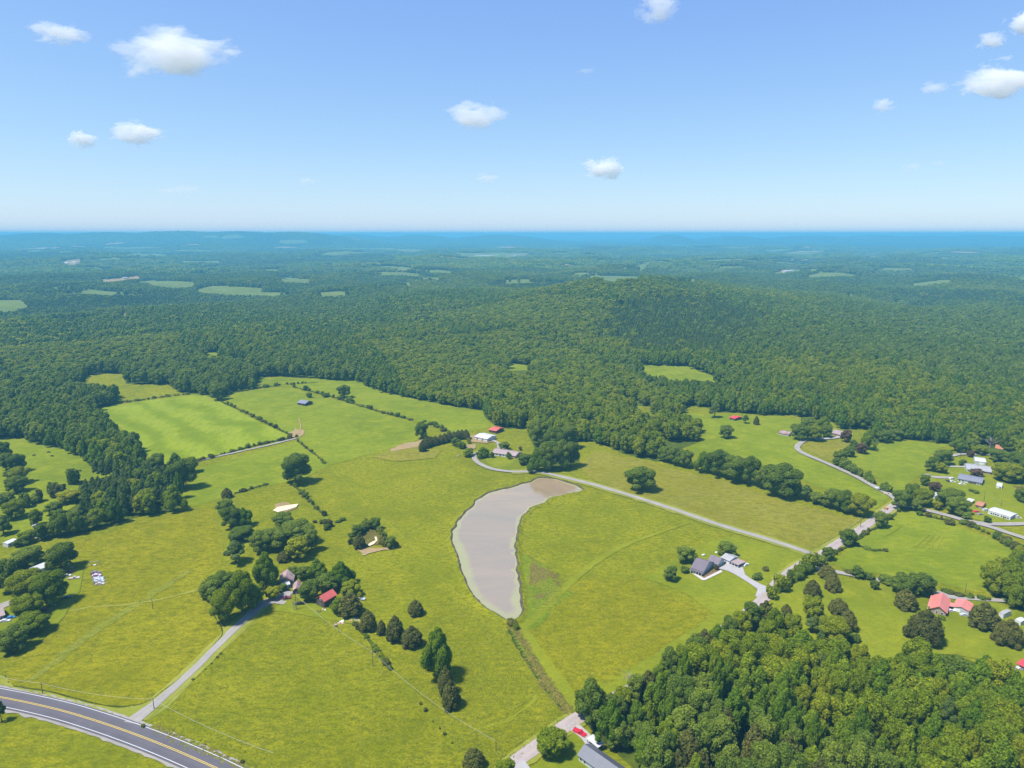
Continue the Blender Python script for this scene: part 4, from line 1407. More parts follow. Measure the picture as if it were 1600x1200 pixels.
# ---------------------------------------------------------------- curved cedar screen
pts = [(660, 706), (665, 701), (672, 698), (680, 696), (688, 694), (695, 692), (702, 690), (709, 689), (716, 687), (722, 686), (728, 686)]
for i, (px, py) in enumerate(pts):
    tree_px(px, py, py - 15 - (3 if i < 2 else 0), 13, 'cedar', 'dark clipped cedar in the curved screen beside the white barn', 'cedars of the curved screen')


# ---------------------------------------------------------------- shrubs
def at_line(line, n, jit=0.0):
    L = np.array(line, float)
    s = np.concatenate([[0], np.cumsum(np.hypot(*(L[1:] - L[:-1]).T))])
    t = np.linspace(0, s[-1], n)
    return np.stack([np.interp(t, s, L[:, 0]), np.interp(t, s, L[:, 1])], 1)


def shrub_row(line, n, w, h, label, group, sp=('shrub', 'shrub', 'cedar_shrub'), jit=.5, skip=0.0):
    line = np.array(line, float)
    for k, (px, py) in enumerate(at_line(line, n)):
        if random.random() < skip:
            continue
        j = int(min(len(line) - 2, max(0, k * (len(line) - 1) // n)))
        d = (line[j + 1] - line[j]) / np.hypot(*(line[j + 1] - line[j]))
        t = random.uniform(-.6, .6) * w
        p = gp(px + d[0] * t + random.uniform(-jit, jit), py + d[1] * t + random.uniform(-jit, jit) * .6)
        s = F_PX / math.hypot(p.y, CAM_H)
        a = random.uniform(.45, 1.5)
        add_tree(p.x, p.y, p.z, w / 2 / s * a, h / s * random.uniform(.5, 1.35) * (.6 + .4 * a), random.choice(sp), label, group, 'shrub')
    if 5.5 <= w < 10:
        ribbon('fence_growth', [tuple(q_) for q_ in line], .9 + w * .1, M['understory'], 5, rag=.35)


shrub_row([(345, 628), (372, 640), (400, 654), (430, 669), (456, 682)], 24, 6.5, 5, 'small dark shrub on the fence line right of the hay field', 'shrubs on the fence right of the hay field', skip=.08)
shrub_row([(308, 721), (340, 713), (375, 703), (420, 692), (462, 684)], 28, 7, 5, 'small dark shrub in the hedge beside the dirt track', 'shrubs beside the dirt track', skip=.05)
shrub_row([(184, 631), (225, 625), (260, 620), (298, 616)], 18, 7, 3.6, 'low shrub on the fence behind the hay field', 'shrubs behind the hay field')
shrub_row([(352, 616), (400, 608), (440, 602), (470, 600), (498, 598)], 18, 7, 4.5, 'low shrub on the top hedge of the green field', 'shrubs on the top hedge', skip=.05)
shrub_row([(457, 605), (500, 616), (530, 624), (560, 634), (600, 646), (640, 656)], 26, 7, 5.5, 'small shrub on the long fence between the far green fields', 'shrubs on the long fence', skip=.06)
shrub_row([(668, 662), (680, 667), (692, 673), (700, 679)], 8, 10, 9, 'bushy shrub at the end of the long fence near the cedar screen', 'bushy shrubs near the cedar screen')
shrub_row([(465, 690), (480, 702), (496, 714), (508, 726)], 12, 6, 5, 'small shrub on the short fence below the track gate', 'shrubs below the track gate')
shrub_row([(459, 759), (470, 770), (482, 782), (492, 793), (504, 803)], 14, 8, 7, 'dark shrub on the line running down from the big oak', 'shrubs below the big oak', skip=.05)
shrub_row([(366, 772), (385, 767), (405, 761), (420, 757)], 8, 8, 5, 'small shrub on the fence right of the round cedar', 'shrubs right of the round cedar', skip=.15)
shrub_row([(558, 980), (566, 990), (576, 1000), (588, 1018), (600, 1034), (612, 1048)], 13, 9, 8, 'bright or dark shrub on the fence below the farmstead', 'shrubs on the fence below the farmstead', sp=('shrub', 'bright_shrub', 'cedar_shrub'), skip=.1)
shrub_row([(657, 1100), (672, 1122), (698, 1152), (716, 1174)], 7, 5, 4, 'tiny scrubby bush on the lower pasture fence', 'bushes on the lower fence')
shrub_row([(346, 1022), (331, 1037), (319, 1049), (302, 1062)], 6, 4, 3.5, 'tiny scrubby bush along the farm drive', 'bushes along the farm drive')
shrub_row([(1208, 932), (1222, 920), (1238, 908), (1255, 898), (1266, 888)], 15, 19, 20, 'leafy hedge bush beside the hidden county road', 'hedge bushes below the road junction', sp=('shrub', 'bright_shrub'), jit=2)
shrub_row([(1318, 732), (1330, 738), (1345, 746), (1360, 754), (1375, 762), (1388, 770)], 14, 15, 13, 'dark hedge bush along the pale gravel road', 'hedge bushes along the gravel road', sp=('shrub',), jit=1)
shrub_row([(1300, 868), (1330, 850), (1352, 834), (1375, 822), (1400, 803)], 16, 9, 8, 'roadside bush on the lower side of the county road', 'bushes on the lower roadside', skip=.1)
shrub_row([(1335, 852), (1350, 856), (1362, 861), (1378, 861)], 7, 9, 6, 'low bush on the spur running into the green field', 'bushes on the field spur', sp=('shrub', 'cedar_shrub'))
shrub_row([(1510, 820), (1530, 828), (1550, 838), (1570, 850), (1590, 862), (1604, 868)], 18, 13, 10, 'hedge bush between the lane and the green field at right', 'hedge bushes right of the green field', jit=1.2)
shrub_row([(1440, 806), (1460, 810), (1476, 813)], 6, 9, 7, 'low bush on the lane bank below the willow like tree', 'bushes on the lane bank')
shrub_row([(1318, 893), (1335, 899), (1362, 906), (1378, 910)], 8, 12, 9, 'hedge bush on the upper side of the right hand lane', 'hedge bushes above the right hand lane')
shrub_row([(1474, 925), (1492, 930), (1515, 935), (1538, 938)], 10, 12, 8, 'dark hedge bush behind the red roofed garage', 'hedge bushes behind the red garage')
shrub_row([(548, 842), (546, 850), (553, 849)], 4, 10, 10, 'dark shrub on the left of the small basin', 'shrubs left of the small basin')
shrub_row([(572, 826), (580, 824), (592, 832), (597, 838)], 6, 11, 10, 'shrub at the back of the small basin', 'shrubs behind the small basin', sp=('shrub', 'bright_shrub'))
shrub_row([(598, 850), (606, 858), (614, 856)], 4, 11, 8, 'shrub at the right of the small basin', 'shrubs right of the small basin')
shrub_row([(492, 817), (505, 819), (516, 825), (525, 820), (531, 815)], 8, 11, 9, 'brush clump bush below the end of the shrub line', 'bushes of the brush clump', jit=1.5)
shrub_row([(47, 790), (60, 785), (75, 780), (90, 772), (104, 762), (116, 756)], 11, 18, 20, 'green bush in the thicket left of the pine block', 'bushes left of the pine block', jit=2)
shrub_row([(718, 700), (726, 702), (730, 697)], 3, 11, 8, 'bright bush at the foot of the cedar screen', 'bushes at the foot of the cedar screen', sp=('bright_shrub',))
for bx, by, ty, w, sp, lab in [
        (1183, 907, 893, 17, 'shrub', 'round bush on the lawn right of the concrete drive'), (1196, 893, 884, 12, 'cedar_shrub', 'small dark bush higher on the same lawn'),
        (1070, 896, 883, 16, 'shrub', 'pale twiggy bush at the left corner of the plum roofed house'), (1484, 820, 811, 17, 'cedar_shrub', 'brown bush on the lower side of the right hand lane'),
        (1518, 769, 763, 10, 'shrub', 'left one of two clipped bushes on the yard lawn'), (1525, 772, 765, 10, 'shrub', 'right one of two clipped bushes on the yard lawn'),
        (1515, 800, 793, 8, 'shrub', 'round bush beside the red car'), (1590, 779, 770, 12, 'shrub', 'dull bush in the rough corner at the right edge'),
        (1335, 1005, 988, 20, 'shrub', 'dark bush at the wood edge left of the lawn dip'), (799, 978, 966, 18, 'cedar_shrub', 'brushy bush at the lower tip of the pond'),
        (806, 985, 974, 12, 'bright_shrub', 'bright bush at the lower tip of the pond'), (224, 1138, 1130, 7, 'shrub', 'small bush at the mouth of the farm drive'),
        (379, 1194, 1186, 8, 'cedar_shrub', 'dark bush on the highway bank near the bottom edge'), (1472, 970, 961, 12, 'bright_shrub', 'low bush at the gable of the red roofed house')]:
    p = solve_tree(bx, by, ty, w)
    add_tree(*p, sp, lab, None, 'shrub')

# wood edge along the county road
tree_px(925, 1140, 1063, 44, 'oak', 'tall dark tree at the lower left tip of the wood beside the road')
tree_px(909, 1122, 1078, 24, 'oak', 'small dark tree leaning over the road at the tip of the wood')
EDGE = [(932, 1066), (962, 1082), (975, 1070), (992, 1050), (1012, 1044), (1032, 1030), (1048, 1010), (1068, 1006), (1090, 990), (1100, 980), (1120, 972), (1140, 962), (1158, 950), (1178, 938), (1196, 936), (1210, 946)]
for i, (px, py) in enumerate(EDGE):
    sp = ('poplar', 'oak', 'maple', 'oak', 'cedar')[i % 5]
    tree_px(px, py + 48, py + 2, 32, sp, {'poplar': 'tapering green tree', 'oak': 'dark round tree', 'maple': 'bright green tree', 'cedar': 'dark evergreen'}[sp] + ' on the wood edge that hides the county road', 'trees on the wood edge hiding the road: ' + sp)

# ---------------------------------------------------------------- the woods
PINES = [[(118, 757), (175, 738), (240, 735), (275, 765), (282, 795), (215, 800), (175, 815), (130, 825), (118, 800)],
         [(960, 485), (1010, 470), (1080, 468), (1140, 478), (1200, 495), (1185, 520), (1130, 562), (1000, 560), (930, 530)],
         [(0, 486), (47, 462), (130, 455), (280, 463), (300, 475), (150, 492), (60, 500), (0, 505)],
                 ]
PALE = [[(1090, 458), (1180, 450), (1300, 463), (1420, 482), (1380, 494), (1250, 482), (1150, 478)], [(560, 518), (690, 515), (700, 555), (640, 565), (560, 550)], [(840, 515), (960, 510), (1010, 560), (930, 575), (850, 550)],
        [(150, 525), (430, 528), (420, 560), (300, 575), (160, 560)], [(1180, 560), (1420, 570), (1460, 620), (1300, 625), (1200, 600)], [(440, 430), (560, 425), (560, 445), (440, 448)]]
ROWS = [(1030, 690), (1030, 730), (1360, 820), (1372, 795), (1350, 760), (1190, 700), (1085, 690)]
NO_WOOD = [ROWS, [(1540, 700), (1590, 712), (1590, 760), (1680, 770), (1680, 800), (1540, 800)], [(828, 690), (905, 690), (905, 738), (828, 738)],
           [(-60, 684), (45, 690), (60, 800), (125, 760), (122, 800), (125, 842), (-60, 860)], [(870, 1130), (1000, 1195), (1080, 1290), (780, 1290), (780, 1190)]]
LAKES = POND


def wood_points(r0, r1, cell, seed, ht, az=42.0, shave=True):
    r = np.random.default_rng(seed)
    out = []
    R1 = r1
    ax = R1 * math.sin(R(az))
    ys = np.arange(r0 * math.cos(R(az)), R1, cell)
    xs = np.arange(-ax, ax, cell)
    X, Y = np.meshgrid(xs, ys)
    X = X + (np.arange(len(ys)) % 2)[:, None] * cell * .5
    X = (X + r.uniform(-.34, .34, X.shape) * cell).ravel()
    Y = (Y + r.uniform(-.34, .34, Y.shape) * cell).ravel()
    d = np.hypot(X, Y)
    a = np.abs(np.degrees(np.arctan2(X, Y)))
    k = (d > r0) & (d < r1) & (a < az)
    X, Y = X[k], Y[k]
    Z = H(X, Y)
    px, py = project(X, Y, Z)
    keep = (py < 1330) & (Y > 60)
    X, Y, Z, px, py = X[keep], Y[keep], Z[keep], px[keep], py[keep]
    h = ht * r.uniform(.78, 1.2, len(X))
    bad = np.zeros(len(X), bool)
    tx, ty = project(X, Y, Z + h)
    mx, my = project(X, Y, Z + h * .6)
    rad = cell * .42 * F_PX / np.hypot(Y, CAM_H)
    for p in ALL_CLEAR + NO_WOOD:
        bad |= in_poly(px, py, p)
    for p in ALL_CLEAR:
        bad |= in_poly(tx, ty + 1 + .26 * (py - ty), p) | in_poly(mx - rad * .7, my, p) | in_poly(mx + rad * .7, my, p)
    ok = ~bad
    return X[ok], Y[ok], Z[ok], h[ok], px[ok], py[ok], r


groupsP = dict(zip(('x', 'y', 'z', 'h', 'px', 'py'), [None] * 6))
Xn, Yn, Zn, hn, pxn, pyn, rn = wood_points(120, 900, 7.6, 3, 16.0, az=56)
pine = np.zeros(len(Xn), bool)
for p in PINES:
    pine |= in_poly(pxn, pyn, p)
# keep clear of single trees and of buildings in the yards
TT = np.array([(t[0], t[1], t[2]) for t in TREES if t[2] > 1.8])
dk = np.ones(len(Xn), bool)
for tx_, ty_, tr_ in TT:
    dk &= np.hypot(Xn - tx_, Yn - ty_) > tr_ + 3.2
Xn, Yn, Zn, hn, pxn, pyn, pine = [a[dk] for a in (Xn, Yn, Zn, hn, pxn, pyn, pine)]
dist = np.hypot(Xn, Yn)
visible = (pxn > -15) & (pxn < 1615) & (pyn < 1262) & ~pine
order = np.argsort(np.where(visible, dist, 1e9))
n_single = sum(1 for o in COL.objects if o.get('category') == 'tree')
n_wood = max(60, min(int(visible.sum()), 318 - n_single))
near_ids = set(order[:n_wood].tolist())
cz = (np.sin(Xn * .035 + 2) + np.sin(Yn * .05 + Xn * .02)) * .5
WL = {'maple': 'bright green broadleaf tree in the dense wood at the lower right', 'poplar': 'mid green tapering tree in the dense wood at the lower right',
      'oak': 'dark green round crowned tree in the dense wood at the lower right', 'cedar': 'dark olive evergreen in the dense wood at the lower right', 'pine': 'dark pine in the dense wood at the lower right'}
WL2 = {k: v.replace('dense wood at the lower right', 'woods behind the fields') for k, v in WL.items()}


def species_at(x, y, px, py):
    v = math.sin(x * .035 + 2) + math.sin(y * .05 + x * .02) + random.uniform(-1.1, 1.1)
    if py < 1075 and px > 1000:
        return 'cedar' if v < -.9 else 'oak' if v < .6 else 'pine' if v < .8 else 'poplar'
    return 'cedar' if v < -2.2 else 'oak' if v < -1.0 else 'poplar' if v < .7 else 'maple'


def wood_label(sp, x, y, px, py, rad):
    size = 'small' if rad < 4.3 else 'large' if rad > 5.2 else 'medium'
    look = {'maple': 'bright green tree', 'poplar': 'mid green tapering tree', 'oak': 'dark green round tree', 'cedar': 'olive evergreen', 'pine': 'dark pine'}[sp]
    zx = 'near the carport' if px < 990 else 'left part' if px < 1110 else 'middle' if px < 1270 else 'right part' if px < 1430 else 'right edge'
    zy = 'back edge' if py < 1060 else 'back half' if py < 1130 else 'front half' if py < 1190 else 'bottom'
    return '%s %s in lower right wood, %s, %s' % (size, look, zx, zy)


for i in near_ids:
    sp = species_at(Xn[i], Yn[i], pxn[i], pyn[i])
    low_right = pxn[i] > 860 and pyn[i] > 930
    rad = random.choice((random.uniform(3.2, 4.4), random.uniform(4.0, 5.4), random.uniform(5.0, 6.6))) * (.85 if sp in ('cedar', 'pine') else .92 if sp == 'poplar' else 1)
    add_tree(float(Xn[i]), float(Yn[i]), float(Zn[i]), rad, float(hn[i]) * (1.12 if sp == 'poplar' else 1) * random.uniform(.86, 1.16) * (rad / 4.8) ** .3, sp, wood_label(sp, Xn[i], Yn[i], pxn[i], pyn[i], rad) if low_right else WL2[sp],
             'trees of the lower right wood' if low_right else 'trees of the woods behind the fields')
for px, py in ((984, 1078), (1078, 1135)):
    tree_px(px, py, py - 34, 30, 'dead', 'pale leafless tree among green crowns in the lower right wood' + (' near the road' if px < 1000 else ' farther in'))

rest = [i for i in range(len(Xn)) if i not in near_ids]

# prototypes for the massed woods (never linked to the scene themselves)
proto_col = bpy.data.collections.new('wood_tree_kinds')
PROTO = []


def proto(nm, me):
    o = bpy.data.objects.new('kind_%02d_%s' % (len(PROTO), nm), me)
    proto_col.objects.link(o)
    PROTO.append(o.name)
    return len(PROTO) - 1


def set_of(tagname, cards, card, core, k=2):
    out = {}
    for sp, (shape, mt) in {'oak': ('oak', 'leaf_oak'), 'maple': ('maple', 'leaf_maple'), 'poplar': ('poplar', 'leaf_poplar'), 'pine': ('pine', 'leaf_pine')}.items():
        out[sp] = [proto(sp + tagname, crown_mesh('wood_crown_' + sp, shape, M[mt], 500 + 31 * i + len(PROTO), cards, card, core)) for i in range(k)]
    return out


MID = set_of('_mid', 1500, .95, 1)
LOW = set_of('_low', 200, 1.7, 1, 3)


def patch_mesh(name, mat, seed, size=40.0, n=26, hz=15.0, rr=(3.6, 5.4)):
    r = np.random.default_rng(seed)
    V, F = [], []
    nv = 0
    bv, bf = ICO[1]
    up = bv[:, 2] > -.35
    for i in range(n):
        a = 2.4 * i
        rad = size * .56 * math.sqrt((i + .5) / n)
        c = np.array([rad * math.cos(a) + r.normal(0, 1.2), rad * math.sin(a) + r.normal(0, 1.2), hz * r.uniform(.55, .85)])
        s = r.uniform(*rr)
        v = c + bv * (1 + r.normal(0, .16, (len(bv), 1))) * np.array([s, s, s * r.uniform(.8, 1.15)])
        V.append(v)
        F += (bf + nv).tolist()
        nv += len(bv)
    me = mesh_from(name, np.vstack(V).tolist(), F, [mat])
    return me


PATCH = [proto('patch_oak', patch_mesh('canopy_patch', M['leaf_oak'], 1)), proto('patch_poplar', patch_mesh('canopy_patch', M['leaf_poplar'], 2)),
         proto('patch_oak', patch_mesh('canopy_patch', M['leaf_oak'], 3)), proto('patch_maple', patch_mesh('canopy_patch', M['leaf_maple'], 4)),
         proto('patch_pine', patch_mesh('canopy_patch', M['leaf_pine'], 5, n=40, rr=(2.2, 3.4), hz=13)), proto('patch_pine', patch_mesh('canopy_patch', M['leaf_pine'], 6, n=40, rr=(2.2, 3.4), hz=13))]


def instancer():
    ng = bpy.data.node_groups.new('scatter_trees', 'GeometryNodeTree')
    ng.interface.new_socket('Geometry', in_out='INPUT', socket_type='NodeSocketGeometry')
    ng.interface.new_socket('Geometry', in_out='OUTPUT', socket_type='NodeSocketGeometry')
    gi = ng.nodes.new('NodeGroupInput')
    go = ng.nodes.new('NodeGroupOutput')
    ci = ng.nodes.new('GeometryNodeCollectionInfo')
    ci.inputs['Collection'].default_value = proto_col
    ci.inputs['Separate Children'].default_value = True
    ci.inputs['Reset Children'].default_value = True
    ip = ng.nodes.new('GeometryNodeInstanceOnPoints')
    ip.inputs['Pick Instance'].default_value = True

    def attr(nm, t):
        a = ng.nodes.new('GeometryNodeInputNamedAttribute')
        a.data_type = t
        a.inputs['Name'].default_value = nm
        return a.outputs['Attribute']
    ng.links.new(gi.outputs[0], ip.inputs['Points'])
    ng.links.new(ci.outputs[0], ip.inputs['Instance'])
    ng.links.new(attr('kind_index', 'INT'), ip.inputs['Instance Index'])
    ng.links.new(attr('tree_size', 'FLOAT_VECTOR'), ip.inputs['Scale'])
    rot = ng.nodes.new('ShaderNodeCombineXYZ')
    ng.links.new(attr('turn', 'FLOAT'), rot.inputs[2])
    ng.links.new(rot.outputs[0], ip.inputs['Rotation'])
    ng.links.new(ip.outputs[0], go.inputs[0])
    return ng


NG = instancer()


def scatter(name, P, idx, size, turn):
    me = bpy.data.meshes.new(name)
    me.vertices.add(len(P))
    me.vertices.foreach_set('co', np.asarray(P, np.float32).ravel())
    a = me.attributes.new('kind_index', 'INT', 'POINT')
    a.data.foreach_set('value', np.asarray(idx, np.int32))
    a = me.attributes.new('tree_size', 'FLOAT_VECTOR', 'POINT')
    a.data.foreach_set('vector', np.asarray(size, np.float32).ravel())
    a = me.attributes.new('turn', 'FLOAT', 'POINT')
    a.data.foreach_set('value', np.asarray(turn, np.float32))
    me.update()
    o = link(name, me)
    md = o.modifiers.new('trees', 'NODES')
    md.node_group = NG
    return tag(o, kind='stuff')


P, I, S, TN = [], [], [], []
rg = np.random.default_rng(21)


def push(X, Y, Z, h, px, py, kinds, rad, pine_mask):
    """choose species by broad drifts so that stands differ in colour"""
    v = np.sin(X * .0042 + 1) + np.sin(Y * .0051 - X * .002) + .8 * np.sin(X * .013 + Y * .011) + rg.normal(0, .75, len(X))  # species drifts; their dark and pale tones also stand in for cloud shadows
    # forestry parcels: some stands are pine, some young and pale
    ca, sa = math.cos(.5), math.sin(.5)
    gu = np.floor((X * ca + Y * sa + 60 * np.sin(Y * .004)) / 260).astype(int)
    gv = np.floor((-X * sa + Y * ca + 60 * np.sin(X * .005)) / 340).astype(int)
    hs = ((gu * 73856093) ^ (gv * 19349663)) % 97
    par_pine = (hs < 9) & (np.hypot(X, Y) > 2000)
    par_pale = (hs > 82) & (np.hypot(X, Y) > 700)
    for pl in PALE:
        v = v + 1.7 * in_poly(px + 9 * np.sin(py * .4), py + 3 * np.sin(px * .1), pl)  # sunlit look of the ridge and bright woods put into paler species
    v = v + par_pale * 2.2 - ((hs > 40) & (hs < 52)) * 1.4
    pine_mask = pine_mask | par_pine
    h = np.where(par_pine | par_pale, h * .72, h)
    for i in range(len(X)):
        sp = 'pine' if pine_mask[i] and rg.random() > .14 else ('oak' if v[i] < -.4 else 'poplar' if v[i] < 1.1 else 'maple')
        if not pine_mask[i] and rg.random() < .06:
            sp = 'pine'
        k = kinds[sp]
        I.append(k[int(rg.integers(len(k)))])
        s = rad * rg.uniform(.72, 1.38) * (.62 if sp == 'pine' else 1)
        P.append((X[i], Y[i], Z[i]))
        S.append((s, s, h[i] * (.95 if sp == 'pine' else 1)))
        TN.append(rg.uniform(0, 6.28))


def in_pines(px, py):
    m = np.zeros(len(px), bool)
    px = px + 11 * np.sin(py * .31) + 7 * np.sin(px * .17 + py * .9)
    py = py + 4 * np.sin(px * .13) + 2.5 * np.sin(px * .41)
    for p in PINES:
        m |= in_poly(px, py, p)
    return m


rest = np.array(rest)
npn = rest[~pine[rest]]
NEARSET = {sp: [proto(sp + '_near', me) for me in CROWN[sp]] for sp in ('oak', 'maple', 'poplar', 'pine')}
nd = np.hypot(Xn[npn], Yn[npn]) < 480
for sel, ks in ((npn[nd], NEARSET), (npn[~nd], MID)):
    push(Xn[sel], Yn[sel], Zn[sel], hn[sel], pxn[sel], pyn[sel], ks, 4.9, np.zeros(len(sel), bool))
# pine plantations are planted closer
for r0, r1, kinds, cell in ((200, 1100, MID, 5.2), (1100, 3200, LOW, 6.5)):
    X, Y, Z, h, px, py, _ = wood_points(r0, r1, cell, 8, 13.5, az=42)
    m = in_pines(px, py)
    push(X[m], Y[m], Z[m], h[m] * rg.uniform(.9, 1.05, m.sum()), px[m], py[m], kinds, 5.0, np.ones(m.sum(), bool))
X, Y, Z, h, px, py, _ = wood_points(900, 3300, 9.2, 5, 16.0)
m = ~in_pines(px, py)
X, Y, Z, h, px, py = [a[m] for a in (X, Y, Z, h, px, py)]
nr_ = np.hypot(X, Y) < 1300
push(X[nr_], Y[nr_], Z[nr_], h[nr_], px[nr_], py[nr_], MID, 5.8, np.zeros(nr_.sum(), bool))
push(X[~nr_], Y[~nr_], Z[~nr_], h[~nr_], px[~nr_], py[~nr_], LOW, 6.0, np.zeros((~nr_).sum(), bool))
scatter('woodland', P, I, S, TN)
print('woodland trees', len(P), 'single wood', n_wood, 'single', n_single)
P, I, S, TN = [], [], [], []
X, Y, Z, h, px, py, _ = wood_points(3300, 10500, 36.0, 6, 14.0, az=41)
v = np.sin(X * .0022 + 1) + np.sin(Y * .0017 - X * .001) + .8 * np.sin(X * .005 + Y * .0031) + rg.normal(0, .35, len(X))
gu = np.floor((X * .88 + Y * .48 + 150 * np.sin(Y * .002)) / 520).astype(int)
gv = np.floor((-X * .48 + Y * .88 + 150 * np.sin(X * .002)) / 700).astype(int)
hs = ((gu * 73856093) ^ (gv * 19349663)) % 97
v = v + np.where(hs < 20, -2.2, 0) + np.where(hs > 74, 1.6, 0)  # darker and paler stands, also in place of dappled cloud shadow
k = np.where(v < -1.2, 4, np.where(v < .1, 0, np.where(v < .5, 2, np.where(v < 1.5, 1, 3)))) + np.where(v < -1.2, rg.integers(0, 2, len(v)), 0)
idx = np.array(PATCH)[k]
s = rg.uniform(.95, 1.2, len(X))
scatter('distant_woodland', np.stack([X, Y, Z - 1], 1), idx, np.stack([s, s, rg.uniform(.8, 1.3, len(X))], 1), rg.uniform(0, 6.28, len(X)))
print('patches', len(X))

# ================================================================ buildings
def metal_roof(name, col, rust=None, seams=2.2):
    m, nt, out = new_mat(name)
    tc = N(nt, 'ShaderNodeTexCoord')
    n = noise(nt, tc.outputs['Object'], .35, 5, .7)
    n2 = noise(nt, tc.outputs['Object'], 2.5, 3, .7)
    c = ramp(nt, n, [(0.35, tuple(v * .88 for v in col)), (0.65, tuple(min(1, v * 1.1) for v in col))])
    if rust:
        c = mixc(nt, ramp(nt, n, [(0.42, (0, 0, 0)), (0.55, (.9,) * 3)]), c, rust)
    c = mixc(nt, ramp(nt, n2, [(0.6, (0, 0, 0)), (0.75, (.25,) * 3)]), c, tuple(v * .6 for v in col))
    w = N(nt, 'ShaderNodeTexWave')
    w.bands_direction = 'X'
    w.inputs['Scale'].default_value = seams * .32
    nt.links.new(tc.outputs['Object'], w.inputs[0])
    bp = N(nt, 'ShaderNodeBump')
    bp.inputs['Strength'].default_value = .35
    bp.inputs['Distance'].default_value = .08
    nt.links.new(w.outputs[1], bp.inputs['Height'])
    b = N(nt, 'ShaderNodeBsdfPrincipled')
    b.inputs['Roughness'].default_value = .45
    b.inputs['Specular IOR Level'].default_value = .4
    nt.links.new(c, b.inputs['Base Color'])
    nt.links.new(bp.outputs[0], b.inputs['Normal'])
    nt.links.new(b.outputs[0], out.inputs[0])
    return m


M['roof_plum'] = metal_roof('plum_grey_shingles', (0.150, 0.122, 0.138))
M['roof_red'] = metal_roof('faded_red_metal', (0.56, 0.19, 0.155))
M['roof_red2'] = metal_roof('bright_red_metal', (0.60, 0.06, 0.07))
M['roof_barn'] = metal_roof('barn_red_metal', (0.52, 0.11, 0.085))
M['roof_rust'] = metal_roof('rusty_tin', (0.42, 0.33, 0.31), (0.26, 0.12, 0.10))
M['roof_white'] = metal_roof('white_metal', (0.52, 0.52, 0.54))
M['roof_grey'] = metal_roof('grey_metal', (0.34, 0.33, 0.33))
M['roof_dark'] = metal_roof('charcoal_shingles', (0.095, 0.10, 0.125))
M['roof_tan'] = metal_roof('tan_shingles', (0.33, 0.25, 0.23))
M['roof_slate'] = metal_roof('slate_grey_shingles', (0.20, 0.20, 0.23))
M['roof_orange'] = metal_roof('orange_brown_roof', (0.42, 0.18, 0.09))
M['wall_white'] = simple('white_siding', (0.58, 0.58, 0.56), .7, var=.06)
M['wall_grey'] = simple('pale_grey_siding', (0.46, 0.48, 0.48), .7, var=.08)
M['wall_tan'] = simple('tan_brick', (0.36, 0.27, 0.21), .85, var=.15)
M['wall_pink'] = simple('pinkish_brick', (0.40, 0.25, 0.20), .85, var=.15)
M['wall_brown'] = simple('dark_barn_boards', (0.085, 0.062, 0.05), .9, var=.35)
M['wall_green'] = simple('dull_green_siding', (0.16, 0.19, 0.14), .85, var=.15)
M['glass'] = simple('dark_window_glass', (0.02, 0.025, 0.03), .08, var=.1, spec=.8)
M['trim'] = simple('white_trim', (0.75, 0.75, 0.73), .6, var=.03)
M['door'] = simple('painted_door', (0.12, 0.10, 0.09), .6, var=.1)
M['door_white'] = simple('white_garage_door', (0.72, 0.72, 0.72), .6, var=.04)
M['pole'] = simple('weathered_pole', (0.13, 0.105, 0.085), .9, var=.2)
M['tyre'] = simple('tyre_rubber', (0.02, 0.02, 0.02), .85)
M['metal_dull'] = simple('dull_galvanised', (0.4, 0.4, 0.4), .5, var=.1)


